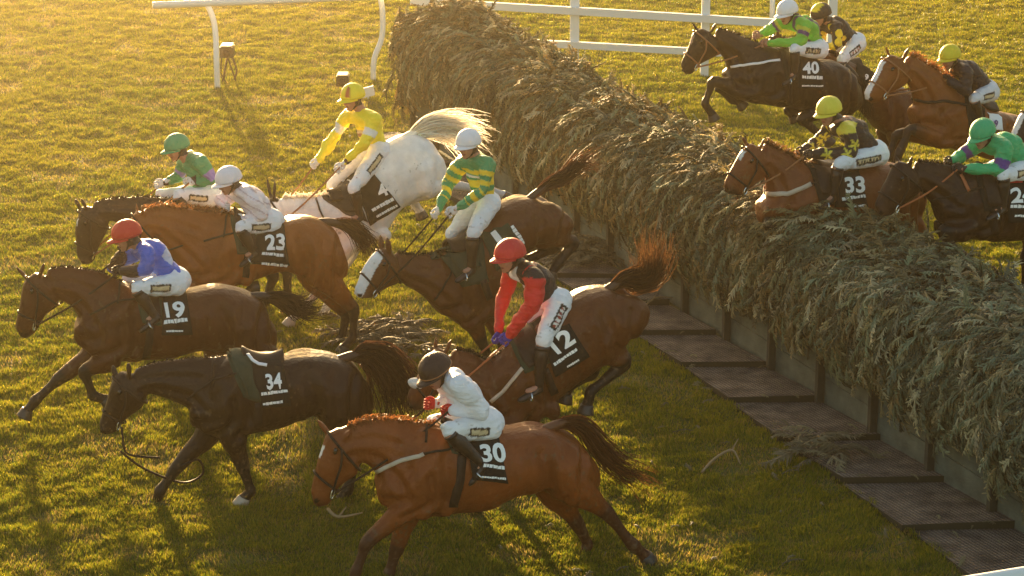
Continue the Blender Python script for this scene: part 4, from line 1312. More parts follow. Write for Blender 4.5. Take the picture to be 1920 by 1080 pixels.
H['1'] = dict(mane=.6, mn=260, anchor=(925, 704, 26), coat=(.1, .032, .01), hair=(.014, .01, .008), tailcol=(.05, .022, .012),
  label='brown racehorse number 1 with a broad white face landing head down',
  torso=[(818, 530, 836, 592, .15), (833, 484, 864, 608, .22), (858, 458, 900, 604, .27), (888, 434, 928, 575, .29), (915, 402, 952, 525, .30), (945, 379, 970, 478, .30), (980, 369, 990, 460, .29), (1012, 375, 1014, 452, .26), (1036, 392, 1034, 440, .19), (1047, 412, 1043, 430, .09)],
  neck=[(835, 470, 824, 588, .17), (800, 477, 790, 553, .125), (770, 477, 764, 537, .10), (744, 474, 750, 528, .085)],
  head=[(722, 467, 752, 518, .085), (705, 474, 745, 531, .10), (692, 488, 728, 539, .09), (681, 508, 712, 547, .078), (671, 529, 702, 554, .066), (665, 542, 691, 558, .058), (668, 551, 680, 558, .04)],
  ears=[((713, 439), (716, 467)), ((726, 444), (729, 468))],
  legs={'nf': ('f', [(880, 590), (903, 640), (922, 682), (924, 702)]), 'ff': ('f', [(915, 585), (940, 638), (946, 680), (940, 700)]),
        'nh': ('h', [(1010, 425), (1076, 455), (1048, 492), (1034, 512)]), 'fh': ('h', [(985, 430), (1040, 466), (1004, 480), (985, 486)])},
  tail=[(992, 372), (1026, 346), (1060, 330), (1084, 306), (1110, 296), (1132, 308)], tspread=.11, tgrow=1.1, tn=420,
  marks=[([(702, 476), (690, 494), (680, 514), (672, 534), (666, 548)], .062, (.78, .75, .72))], markw=.085, mzw=.25, muzzle=(.4, .26, .22),
  cloth=[(905, 448), (956, 424), (984, 462), (930, 508)], clothmat='green_cloth', num=('1', [(921, 438), (930, 432), (948, 456), (938, 462)]), lines=[(960, 424, 980, 456, 7)],
  pad=[(818, 473), (905, 446), (915, 528), (868, 538)], padmat='green_cloth', saddle=[(835, 466), (890, 450), (900, 500), (866, 510)], saddlemat='green_cloth', seat=((838, 462), (912, 420)),
  girth=[(905, 525), (918, 560)], straps=[[(848, 506), (830, 540), (815, 562)]],
  reins=((846, 399), (818, 402)))
H['12'] = dict(mane=.6, mn=260, anchor=(905, 948, 20), coat=(.1, .03, .008), hair=(.014, .01, .008), tailcol=(.075, .035, .015),
  label='brown racehorse number 12 pitching steeply down with its tail flung upright',
  torso=[(884, 720, 922, 800, .15), (915, 680, 955, 812, .22), (952, 645, 1000, 786, .27), (992, 613, 1035, 750, .29), (1030, 585, 1072, 718, .3), (1062, 560, 1108, 692, .3), (1100, 542, 1135, 670, .29), (1138, 538, 1155, 656, .25), (1163, 558, 1170, 625, .17), (1177, 582, 1176, 602, .08)],
  neck=[(958, 645, 905, 795, .17), (915, 672, 876, 758, .125), (885, 662, 858, 730, .10), (855, 654, 846, 712, .088)],
  head=[(822, 652, 852, 702, .085), (803, 664, 846, 722, .10), (790, 690, 824, 736, .09), (778, 714, 806, 750, .078), (768, 734, 796, 763, .068), (764, 748, 786, 770, .056), (768, 760, 778, 770, .04)],
  ears=[((818, 628), (816, 655)), ((847, 634), (838, 656))],
  legs={'nf': ('f', [(962, 790), (935, 858), (905, 918), (892, 942)]), 'ff': ('f', [(985, 782), (962, 858), (945, 912), (930, 932)]),
        'nh': ('h', [(1128, 640), (1172, 682), (1108, 734), (1100, 762)]), 'fh': ('h', [(1112, 655), (1108, 700), (1068, 724), (1061, 742)])},
  tail=[(1140, 540), (1172, 522), (1202, 524), (1222, 505), (1226, 470), (1228, 432)], tspread=.2, tgrow=1.1, tn=620,
  fleece=((768, 716), (806, 726), .05),
  cloth=[(1016, 645), (1070, 612), (1104, 668), (1040, 706)], num=('12', [(1023, 640), (1062, 615), (1080, 640), (1045, 665)]), lines=[(1037, 682, 1082, 652, 6), (1062, 685, 1082, 672, 4)],
  pad=[(958, 645), (1000, 612), (1030, 680), (985, 700)], saddle=[(965, 640), (1002, 618), (1025, 668), (990, 690)], seat=((962, 634), (1040, 588)),
  girth=[(1022, 690), (1040, 738)], breast=[(981, 690), (955, 722), (921, 752)],
  reins=((952, 640), (933, 636)), reinmat='orange')
H['33'] = dict(anchor=(1440, 696, 24), coat=(.17, .048, .014), hair=(.13, .06, .025), tailcol=(.06, .03, .02),
  label='bay racehorse number 33 brushing through the spruce top with a white star',
  torso=[(1438, 372, 1432, 420, .15), (1470, 332, 1458, 446, .22), (1510, 309, 1502, 455, .27), (1558, 312, 1555, 450, .29), (1600, 311, 1600, 442, .3), (1640, 304, 1640, 435, .29), (1676, 306, 1675, 430, .28), (1708, 318, 1705, 420, .22), (1724, 345, 1722, 400, .12)],
  neck=[(1524, 313, 1442, 388, .17), (1492, 299, 1438, 354, .125), (1463, 282, 1436, 334, .10), (1436, 268, 1432, 326, .088)],
  head=[(1408, 268, 1441, 316, .085), (1392, 282, 1433, 332, .10), (1381, 301, 1418, 343, .09), (1370, 321, 1405, 353, .078), (1361, 338, 1396, 361, .067), (1358, 349, 1384, 365, .056), (1363, 357, 1374, 364, .04)],
  ears=[((1391, 255), (1401, 273)), ((1435, 256), (1427, 274))],
  legs={'nf': ('f', [(1482, 425), (1442, 422), (1462, 462), (1478, 474)]), 'ff': ('f', [(1475, 420), (1450, 408), (1466, 448), (1482, 460)]),
        'nh': ('h', [(1690, 405), (1742, 452), (1762, 502), (1772, 522)]), 'fh': ('h', [(1680, 408), (1725, 455), (1742, 500), (1750, 520)])},
  tail=[(1714, 325), (1735, 325), (1752, 345), (1760, 375)], tspread=.08, tn=160,
  marks=[([(1390, 290), (1391, 296)], .042, WHT)], markw=.04,
  cloth=[(1576, 330), (1610, 324), (1628, 390), (1564, 388)], num=('33', [(1580, 335), (1618, 333), (1620, 362), (1582, 364)]), lines=[(1577, 373, 1620, 367, 6), (1593, 387, 1620, 384, 4)],
  pad=[(1518, 318), (1572, 320), (1566, 384), (1536, 380)], padmat='black_cloth', saddle=[(1528, 318), (1564, 318), (1562, 364), (1540, 364)], seat=((1528, 309), (1600, 308)),
  girth=[(1552, 380), (1552, 430)], breast=[(1438, 363), (1475, 364), (1520, 345)], bw=.045, straps=[[(1520, 345), (1550, 340)]],
  reins=((1512, 290), (1502, 286)), reinmat='tan')
H['24'] = dict(mane=.6, mn=260, anchor=(1770, 722, 20), coat=(.026, .01, .005), hair=(.012, .009, .008), muzzle=(.06, .03, .02),
  label='dark brown racehorse number 24 with its head low over the spruce at the right edge',
  torso=[(1762, 372, 1770, 420, .15), (1794, 335, 1792, 442, .22), (1830, 319, 1832, 448, .27), (1880, 330, 1880, 450, .29), (1930, 330, 1930, 445, .3), (1985, 322, 1985, 440, .29), (2030, 335, 2030, 445, .25), (2050, 365, 2050, 420, .15)],
  neck=[(1838, 320, 1758, 405, .17), (1792, 310, 1748, 387, .13), (1754, 304, 1735, 369, .10), (1720, 301, 1724, 352, .088)],
  head=[(1684, 302, 1729, 343, .085), (1671, 316, 1722, 360, .10), (1663, 337, 1708, 374, .09), (1653, 357, 1692, 384, .08), (1645, 375, 1680, 395, .068), (1641, 387, 1668, 403, .058), (1646, 397, 1656, 404, .04)],
  ears=[((1678, 289), (1684, 306)), ((1711, 291), (1706, 310))],
  legs={'nf': ('f', [(1805, 430), (1768, 436), (1792, 472), (1806, 482)]), 'ff': ('f', [(1800, 428), (1760, 424), (1780, 460), (1795, 472)]),
        'nh': ('h', [(1990, 425), (2050, 470), (2060, 530), (2070, 560)]), 'fh': ('h', [(1945, 430), (1925, 480), (1922, 540), (1930, 560)])},
  tail=[(2040, 340), (2070, 360), (2085, 400), (2085, 450)], tspread=.1, tn=100,
  cloth=[(1880, 350), (1958, 348), (1968, 418), (1890, 416)], num=('24', [(1892, 355), (1932, 354), (1936, 380), (1896, 381)]), lines=[(1895, 386, 1945, 388, 6), (1902, 403, 1945, 405, 4)],
  patches=[([(1888, 334), (1913, 336), (1915, 347), (1890, 348)], 'redglove')],
  pad=[(1828, 328), (1880, 336), (1892, 402), (1846, 396)], padmat='black_cloth', saddle=[(1840, 326), (1880, 334), (1886, 384), (1852, 384)], seat=((1835, 316), (1910, 322)),
  girth=[(1862, 396), (1866, 440)], breast=[(1800, 327), (1808, 342), (1816, 358)], breastmat='orange', straps=[[(1745, 375), (1780, 368), (1816, 356), (1842, 352)]],
  reins=((1795, 318), (1780, 304)), reinmat='orange')
H['40'] = dict(mane=.6, mn=260, anchor=(1400, 446, 18), coat=(.016, .007, .004), hair=(.012, .009, .008),
  label='near-black racehorse number 40 leaping in front of the white rail with a white noseband star',
  torso=[(1366, 128, 1372, 166, .15), (1398, 103, 1398, 190, .22), (1440, 85, 1442, 197, .26), (1485, 101, 1487, 202, .29), (1528, 112, 1530, 208, .3), (1560, 113, 1562, 213, .29), (1585, 125, 1586, 216, .26), (1603, 150, 1602, 205, .16)],
  neck=[(1448, 87, 1368, 150, .17), (1407, 74, 1362, 120, .125), (1377, 62, 1353, 103, .10), (1347, 52, 1347, 93, .088)],
  head=[(1314, 53, 1349, 88, .085), (1300, 63, 1343, 102, .10), (1293, 81, 1328, 112, .09), (1287, 97, 1313, 121, .078), (1280, 111, 1304, 131, .067), (1276, 123, 1297, 139, .056), (1280, 133, 1289, 139, .04)],
  ears=[((1294, 37), (1308, 57)), ((1343, 41), (1336, 56))],
  legs={'nf': ('f', [(1398, 172), (1337, 152), (1322, 194), (1336, 216)]), 'ff': ('f', [(1392, 172), (1344, 162), (1372, 188), (1388, 194)]),
        'nh': ('h', [(1560, 195), (1502, 224), (1535, 250), (1552, 262)]), 'fh': ('h', [(1548, 192), (1530, 208), (1476, 207), (1487, 218)])},
  tail=[(1598, 135), (1616, 160), (1622, 195), (1618, 235)], tspread=.09, tn=200,
  marks=[([(1302, 70), (1298, 80)], .035, (.4, .25, .18))], markw=.035, bridle='tan',
  cloth=[(1500, 115), (1537, 116), (1543, 168), (1496, 166)], num=('40', [(1502, 119), (1533, 119), (1535, 140), (1503, 140)]), lines=[(1501, 144, 1539, 146, 6), (1501, 160, 1540, 161, 3)],
  pad=[(1462, 96), (1500, 110), (1500, 158), (1474, 152)], padmat='black_cloth', saddle=[(1470, 98), (1496, 108), (1496, 148), (1478, 142)], seat=((1468, 92), (1522, 110)),
  girth=[(1482, 155), (1480, 195)], breast=[(1371, 125), (1410, 120), (1462, 113)], bw=.028, breastmat='white_cloth',
  reins=((1434, 82), (1418, 66)), reinmat='tan')
H['L'] = dict(mane=.6, mn=260, anchor=(1650, 388, 20), coat=(.07, .022, .008), hair=(.014, .01, .008),
  label='bay racehorse mostly hidden behind number 40, its rump and hind legs showing',
  torso=[(1500, 90, 1508, 160, .18), (1540, 96, 1545, 180, .26), (1580, 106, 1585, 195, .29), (1620, 124, 1620, 215, .29), (1655, 148, 1650, 246, .29), (1688, 160, 1684, 262, .27), (1708, 178, 1706, 245, .19), (1717, 200, 1714, 225, .08)],
  neck=[(1520, 90, 1500, 155, .16), (1482, 76, 1472, 122, .10), (1460, 68, 1458, 106, .085)],
  head=[(1452, 64, 1466, 98, .085), (1444, 73, 1460, 106, .095), (1437, 86, 1452, 113, .085), (1429, 100, 1442, 122, .068), (1426, 112, 1436, 126, .05)],
  ears=[((1448, 54), (1452, 68)), ((1456, 54), (1460, 68))],
  legs={'nf': ('f', [(1525, 168), (1495, 175), (1512, 200), (1522, 206)]), 'ff': ('f', [(1520, 165), (1490, 170), (1508, 192), (1518, 198)]),
        'nh': ('h', [(1686, 242), (1680, 305), (1662, 350), (1652, 372)]), 'fh': ('h', [(1668, 240), (1655, 300), (1636, 345), (1628, 364)])},
  tail=[(1710, 182), (1722, 205), (1724, 240), (1718, 275)], tspread=.05, tn=120,
  cloth=[(1606, 120), (1640, 136), (1632, 166), (1602, 156)], num=('9', [(1620, 138), (1629, 142), (1626, 153), (1617, 149)]), seat=((1560, 100), (1610, 118)),
  reins=((1548, 84), (1540, 78)))
H['M'] = dict(anchor=(1800, 474, 26), coat=(.19, .056, .012), hair=(.3, .12, .04), points=(.035, .02, .015), mane=1.3,
  label='chestnut racehorse with a long white blaze rearing up to take off',
  torso=[(1718, 196, 1722, 240, .16), (1750, 172, 1748, 266, .23), (1795, 165, 1792, 282, .27), (1830, 190, 1826, 292, .29), (1865, 206, 1862, 302, .3), (1895, 213, 1896, 310, .29), (1930, 226, 1932, 320, .27), (1955, 252, 1956, 300, .16)],
  neck=[(1808, 165, 1720, 220, .17), (1764, 137, 1712, 180, .135), (1736, 119, 1704, 160, .11), (1708, 104, 1698, 147, .09)],
  head=[(1670, 102, 1707, 138, .09), (1654, 114, 1700, 154, .108), (1645, 131, 1683, 166, .095), (1636, 149, 1666, 175, .082), (1628, 164, 1656, 184, .072), (1623, 175, 1646, 192, .06), (1628, 186, 1638, 193, .04)],
  ears=[((1661, 86), (1666, 104)), ((1705, 87), (1695, 107))],
  legs={'nf': ('f', [(1772, 262), (1706, 242), (1684, 290), (1678, 312)]), 'ff': ('f', [(1762, 258), (1682, 252), (1666, 290), (1662, 310)]),
        'nh': ('h', [(1920, 305), (1940, 360), (1920, 412), (1912, 436)]), 'fh': ('h', [(1885, 300), (1902, 355), (1882, 402), (1874, 424)])},
  tail=[(1948, 240), (1968, 262), (1974, 300), (1972, 340)], tspread=.09, tn=120,
  marks=[([(1652, 120), (1643, 138), (1634, 156), (1626, 172), (1624, 182)], .04, (.78, .72, .7))], markw=.045, bridle='tan', mzw=.3,
  cloth=[(1853, 216), (1877, 222), (1879, 244), (1856, 242)], clothmat='white_cloth', nummat='purple', num=('9', [(1861, 226), (1869, 228), (1868, 239), (1860, 238)]),
  pad=[(1808, 182), (1846, 204), (1848, 250), (1816, 238)], padmat='black_cloth', seat=((1806, 168), (1862, 200)),
  breast=[(1716, 186), (1740, 192), (1776, 190), (1812, 198)], breastmat='leather',
  reins=((1775, 150), (1772, 150)), reinmat='tan')
_s = lambda L, dx, dy: [tuple(v + (dx if i % 2 == 0 else dy) if i < len(t) - (len(t) % 2) else v for i, v in enumerate(t)) for t in L]
_m = H['M']
H['O'] = dict(mane=.6, mn=260, anchor=(2060, 574, 24), coat=(.03, .016, .012), hair=(.012, .009, .008), label='dark racehorse showing only its white-blazed head at the right edge',
  torso=_s(_m['torso'], 262, 100), neck=_s(_m['neck'], 262, 100), head=_s(_m['head'], 262, 100), ears=[tuple((p[0] + 262, p[1] + 100) for p in e) for e in _m['ears']],
  legs={k: (v[0], [(a + 262, b + 100) for a, b in v[1]]) for k, v in _m['legs'].items()}, marks=[([(1914, 220), (1905, 238), (1896, 256)], .045, (.75, .7, .7))], markw=.045)

M['redglove'] = mat('red_glove', (.55, .02, .015), .7, bump=(60, .5))
M['brown_cloth'] = mat('brown_cloth', (.05, .035, .025), .85, bump=(25, .3))
M['orange'] = mat('orange_rubber', (.38, .11, .035), .6)
M['purple'] = mat('purple', (.1, .04, .18), .6)
for k, sp in H.items():
    for q in ('saddlemat', 'padmat', 'clothmat', 'breastmat', 'bridle', 'reinmat', 'nummat'):
        if isinstance(sp.get(q), str): sp[q] = M[sp[q]]
    sp['_dockmat'] = mat('tail_dock', sp.get('tailcol', sp.get('hair', (.02, .013, .01))), .6)

# ---- riders
def solid(c):
    return lambda seg, t, fr_, lat, Q, f: np.tile(np.array(c, float), (len(seg), 1))
capsolid = lambda c: (lambda a, b, q: np.tile(np.array(c, float), (len(a), 1)))
GREEN, YEL, RED, BLUE = (.035, .3, .12), (.85, .62, .03), (.6, .02, .02), (.05, .12, .5)
def s_19(seg, t, f_, lat, Q, fr):
    C = solid((.025, .12, .6))(seg, t, f_, lat, Q, fr)
    C[(seg == 0) & (t > .3) & (t < .62) & (f_ < -.05) & (np.abs(lat - .05) < .1)] = (.55, .6, .8)
    C[(seg == 2) & (t > .25) | (seg == 4) & (t > .15)] = (.03, .02, .02); return C
def s_E(seg, t, f_, lat, Q, fr):
    C = solid((.05, .3, .13))(seg, t, f_, lat, Q, fr)
    C[((seg == 1) | (seg == 3)) & (t > .5) & (t < .98)] = (.26, .2, .5)
    C[((seg == 2) | (seg == 4)) & (t > .8)] = (.02, .015, .015); return C
def s_23(seg, t, f_, lat, Q, fr):
    C = solid((.82, .74, .78))(seg, t, f_, lat, Q, fr)
    x = Q @ np.array((.6, .2, 1.)); C[np.sin(x * 75) > .86] = (.55, .42, .46); return C
def s_4(seg, t, f_, lat, Q, fr):
    C = solid((.95, .76, .03))(seg, t, f_, lat, Q, fr)
    C[((seg == 1) | (seg == 3)) & (t > .38) & (t < .66)] = (.8, .78, .74)
    C[(seg == 0) & (t > .42) & (t < .5) & (f_ > .05) & (np.abs(lat) < .12)] = (.35, .18, .12)
    C[(seg == 0) & (t > .5) & (t < .6) & (f_ > .05) & (np.abs(lat) < .07)] = (.6, .5, .4); return C
def s_1(seg, t, f_, lat, Q, fr):
    C = solid(GREEN)(seg, t, f_, lat, Q, fr); z = t * 1.0
    tor = (seg == 0) & (t > .12) & (t < .78) & ((t * 7.2) % 2 > .95); C[tor] = YEL
    C[((seg == 1) | (seg == 3)) & (t > .25) & (((t - .25) * 5) % 2 < 1)] = YEL
    C[((seg == 2) | (seg == 4)) & (t < .6) & (((t + .1) * 6) % 2 < 1)] = YEL
    C[(seg == 0) & (t > .60) & (t < .66) & (f_ > .06) & (np.abs(lat) < .12)] = (.8, .76, .7); return C
def s_12(seg, t, f_, lat, Q, fr):
    C = solid((.016, .012, .014))(seg, t, f_, lat, Q, fr)
    C[(seg > 0) & ~(((seg == 1) | (seg == 3)) & (t < .02))] = RED
    C[(seg == 0) & (np.abs(lat) > .145) & (t > .8)] = RED
    C[(seg == 0) & (t > .45) & (f_ > .06) & (np.abs(lat) < .07)] = (.72, .7, .7); return C
def star_mask(u, v, r):
    a = np.arctan2(v, u); d = np.hypot(u, v); return d < r * (.62 + .38 * np.cos(5 * a))
def s_33(seg, t, f_, lat, Q, fr):
    C = solid((.022, .014, .014))(seg, t, f_, lat, Q, fr)
    ys = (.72, .6, .06)
    C[(seg == 0) & (t > .8) & (np.abs(lat) > .1) & (np.abs(lat) < .16)] = ys
    C[((seg == 1) | (seg == 3)) & (t < .06)] = ys
    A = fr._arms
    for sgm in (1, 2, 3, 4):
        a, b = A[sgm]; ax = np.array((b - a).normalized()); L = (b - a).length
        vv = np.cross(ax, np.array(fr.side)); rel = Q - np.array(a)
        for c in ((.62,) if sgm in (1, 3) else (.15, .62)):
            u, v = rel @ ax - c * L, rel @ vv
            C[(seg == sgm) & star_mask(u, v, .058)] = ys
    return C
def s_L(seg, t, f_, lat, Q, fr):
    C = solid((.02, .014, .014))(seg, t, f_, lat, Q, fr); A = fr._arms
    for sgm in (1, 2, 3, 4):
        a, b = A[sgm]; ax = np.array((b - a).normalized()); L = (b - a).length
        vv = np.cross(ax, np.array(fr.side)); rel = Q - np.array(a)
        for c in (.3, .8):
            u, v = rel @ ax - c * L, rel @ vv
            C[(seg == sgm) & (np.hypot(u, v) < .055)] = YEL
    q = (np.sin(Q[:, 0] * 22) * np.sin(Q[:, 2] * 22 + 1)) > .62; C[(seg == 0) & q] = YEL
    return C
def s_24(seg, t, f_, lat, Q, fr):
    C = solid((.03, .42, .16))(seg, t, f_, lat, Q, fr)
    C[((seg == 1) | (seg == 3)) & (t > .55) & (t < .98)] = (.1, .04, .24); return C
def s_40(seg, t, f_, lat, Q, fr):
    C = solid((.16, .5, .05))(seg, t, f_, lat, Q, fr)
    C[((seg == 1) | (seg == 3)) & (t > .42) & (t < .66)] = (.09, .04, .16)
    C[(seg == 0) & (np.abs(np.abs(lat) - .09) < .02) & (t > .3)] = (.09, .06, .12)
    C[((seg == 1) | (seg == 3)) & (t > .2) & (t < .42)] = (.5, .55, .05); return C  # yellowish highlight on the upper sleeves, painted into the silk colour
def cap_4(a, b, c):
    C = capsolid((.95, .74, .03))(a, b, c)
    C[(b > .0) & (np.abs(np.arctan2(c, a - .02)) > .35) & (np.abs(np.arctan2(c, a - .02)) < .75) & (b < .1)] = (.5, .12, .04); return C
def cap_L(a, b, c):
    C = capsolid((.02, .014, .014))(a, b, c); C[(a > .0) & (b > .03) & (np.abs(c) < .06)] = YEL; return C
Rd = {}
Rd['30'] = dict(label='jockey in plain white silks with a dark brown helmet and red gloves', head=(815, 691), look=(-1, .75), neck=(848, 710), chest=(868, 738), hip=(907, 790), sn=(860, 722), sf=(834, 722), en=(908, 772), ef=(838, 752), hn=(846, 770), hf=(811, 757), kn=(838, 806), kf=(812, 792), an=(900, 866), af=(872, 862), tn=(880, 890), tf=(850, 880),
  silk=solid((.82, .82, .88)), cap=capsolid((.03, .014, .012)), band=M['tan'], glove='redglove', cuff=M['white_cloth'], pr=(.15, .6), turn=.3)
Rd['19'] = dict(label='jockey in royal blue silks with a red helmet crouched at the left edge', head=(237, 437), look=(-1, .35), neck=(262, 460), chest=(294, 480), hip=(325, 524), sn=(278, 478), sf=(262, 470), en=(276, 506), ef=(214, 506), hn=(226, 508), hf=(228, 474), kn=(255, 540), kf=(240, 524), an=(288, 590), af=(262, 590), tn=(272, 602), tf=(246, 600),
  silk=s_19, cap=capsolid((.62, .03, .025)), glove='blackglove', turn=.15, pr=(.25, .75))
Rd['23'] = dict(label='jockey in white pinstriped silks and white cap on the chestnut number 23', head=(428, 334), look=(-1, .4), neck=(452, 356), chest=(474, 376), hip=(503, 412), sn=(470, 368), sf=(440, 362), en=(494, 402), ef=(414, 378), hn=(454, 410), hf=(426, 386), kn=(450, 426), kf=(432, 416), an=(474, 470), af=(450, 462), tn=(458, 482), tf=(432, 474),
  silk=s_23, cap=capsolid((.84, .78, .82)), glove='whiteglove', pc=(.55, .42, .25), turn=.3)
Rd['E'] = dict(label='jockey in green silks with mauve armbands and a green cap', head=(331, 272), look=(-1, .35), neck=(350, 296), chest=(368, 318), hip=(388, 362), sn=(376, 306), sf=(345, 304), en=(402, 338), ef=(336, 330), hn=(358, 341), hf=(303, 344), kn=(332, 366), kf=(300, 366), an=(352, 402), af=(322, 400), tn=(338, 412), tf=(308, 410),
  silk=s_E, cap=capsolid((.06, .32, .15)), glove='whiteglove', turn=.35)
Rd['4'] = dict(label='jockey in yellow silks with white armbands leaning back on the grey horse', head=(661, 178), look=(-1, .3), neck=(678, 208), chest=(690, 232), hip=(704, 278), sn=(702, 226), sf=(652, 216), en=(684, 270), ef=(624, 262), hn=(640, 312), hf=(594, 304), kn=(664, 352), kf=(622, 346), an=(674, 402), af=(640, 395), tn=(656, 412), tf=(624, 406),
  silk=s_4, cap=cap_4, glove='whiteglove', cuff='blackglove', shw=.2, turn=.35, pr=(.1, .6))
Rd['1'] = dict(label='jockey in green and yellow hooped silks with a white cap', head=(878, 265), look=(-1, .3), neck=(893, 294), chest=(900, 322), hip=(908, 376), sn=(916, 310), sf=(866, 302), en=(906, 356), ef=(842, 344), hn=(850, 395), hf=(820, 396), kn=(886, 438), kf=(846, 440), an=(884, 500), af=(858, 492), tn=(866, 512), tf=(838, 502),
  silk=s_1, cap=capsolid((.84, .82, .86)), glove='whiteglove', shw=.2, turn=.55, patch=0)
Rd['12'] = dict(label='jockey in black silks with red sleeves, red helmet and blue gloves', head=(956, 474), look=(-1, .3), neck=(984, 500), chest=(1004, 522), hip=(1036, 564), sn=(1003, 520), sf=(958, 506), en=(1000, 570), ef=(944, 560), hn=(952, 632), hf=(934, 628), kn=(1018, 640), kf=(980, 622), an=(1010, 722), af=(985, 706), tn=(980, 738), tf=(955, 722),
  silk=s_12, cap=capsolid((.6, .03, .03)), glove='blueglove', turn=.25, pr=(.05, .7), pm=(.25, .03, .02), pc=(.75, .72, .7))
Rd['33'] = dict(label='jockey in black silks with yellow stars and yellow shoulders, yellow cap', head=(1554, 204), look=(-1, .4), neck=(1575, 228), chest=(1600, 246), hip=(1634, 284), sn=(1594, 248), sf=(1556, 240), en=(1598, 286), ef=(1534, 262), hn=(1520, 290), hf=(1504, 284), kn=(1572, 308), kf=(1540, 300), an=(1562, 366), af=(1540, 356), tn=(1545, 378), tf=(1522, 366),
  silk=s_33, cap=capsolid((.72, .62, .06)), glove='blackglove', turn=.3, pm=(.05, .03, .02), pr=(.1, .7))
Rd['24'] = dict(label='jockey in emerald green silks with purple armbands at the right edge', head=(1842, 246), look=(-1, .55), neck=(1868, 264), chest=(1892, 278), hip=(1924, 308), sn=(1884, 276), sf=(1838, 268), en=(1874, 318), ef=(1802, 292), hn=(1800, 316), hf=(1782, 303), kn=(1882, 328), kf=(1838, 320), an=(1880, 386), af=(1862, 376), tn=(1862, 396), tf=(1842, 386),
  silk=s_24, cap=capsolid((.04, .42, .18)), glove='blackglove', turn=.35)
Rd['40'] = dict(label='jockey in lime green silks with purple bands and a white cap', head=(1476, 19), look=(-1, .4), neck=(1500, 36), chest=(1513, 52), hip=(1528, 88), sn=(1512, 46), sf=(1466, 42), en=(1500, 78), ef=(1446, 56), hn=(1438, 81), hf=(1422, 66), kn=(1490, 92), kf=(1474, 84), an=(1490, 136), af=(1474, 130), tn=(1480, 143), tf=(1462, 138),
  silk=s_40, cap=capsolid((.84, .84, .88)), glove='skinhand', turn=.35, pm=(.05, .03, .03))
Rd['L'] = dict(label='jockey in black silks with yellow spots and a black cap with yellow front', head=(1539, 24), look=(-1, .35), neck=(1556, 42), chest=(1574, 54), hip=(1598, 78), sn=(1570, 54), sf=(1546, 48), en=(1570, 86), ef=(1540, 76), hn=(1550, 86), hf=(1540, 80), kn=(1578, 112), kf=(1560, 106), an=(1580, 148), af=(1566, 142), tn=(1570, 154), tf=(1556, 148),
  silk=s_L, cap=cap_L, glove='blackglove', turn=.3, pm=(.3, .08, .05), pc=(.74, .7, .68))
Rd['M'] = dict(label='jockey in plain black silks with a yellow cap on the blazed chestnut', head=(1781, 103), look=(-1, .35), neck=(1800, 124), chest=(1820, 138), hip=(1845, 168), sn=(1812, 134), sf=(1784, 130), en=(1812, 172), ef=(1778, 160), hn=(1778, 150), hf=(1774, 150), kn=(1826, 186), kf=(1804, 180), an=(1838, 224), af=(1820, 218), tn=(1824, 232), tf=(1808, 226),
  silk=solid((.018, .013, .02)), cap=capsolid((.75, .6, .03)), glove='blackglove', turn=.3, bcol=(.7, .68, .7))
M['blackglove'] = mat('black_glove', (.02, .016, .015), .6)
M['whiteglove'] = mat('white_glove', (.72, .7, .7), .7); M['blueglove'] = mat('blue_glove', (.06, .04, .35), .7, bump=(60, .5)); M['skinhand'] = mat('bare_hand', (.42, .2, .13), .55)
M['helmet'] = mat('helmet_silk', tint=True, rough=.55, bump=(22, .9, (1, 1, .5)), spec=.35)
ONLY = None
frames = {}
for k, sp in H.items():
    if ONLY and k not in ONLY: continue
    fr, root = horse(sp)
    if k in Rd:
        r = Rd[k]; r['_helmat'] = M['helmet']
        for q in ('glove', 'cuff', 'band'):
            if isinstance(r.get(q), str): r[q] = M[r[q]]
        sh = .185
        A = {1: (fr.P(*r['sn'], r.get('shw', .185)), fr.P(*r['en'], r.get('shw', .185) + .05)), 2: (fr.P(*r['en'], r.get('shw', .185) + .05), fr.P(*r['hn'], .09)),
             3: (fr.P(*r['sf'], -r.get('shw', .185)), fr.P(*r['ef'], -r.get('shw', .185) - .05)), 4: (fr.P(*r['ef'], -r.get('shw', .185) - .05), fr.P(*r['hf'], -.09))}
        fr._arms = A
        rider(r, fr)
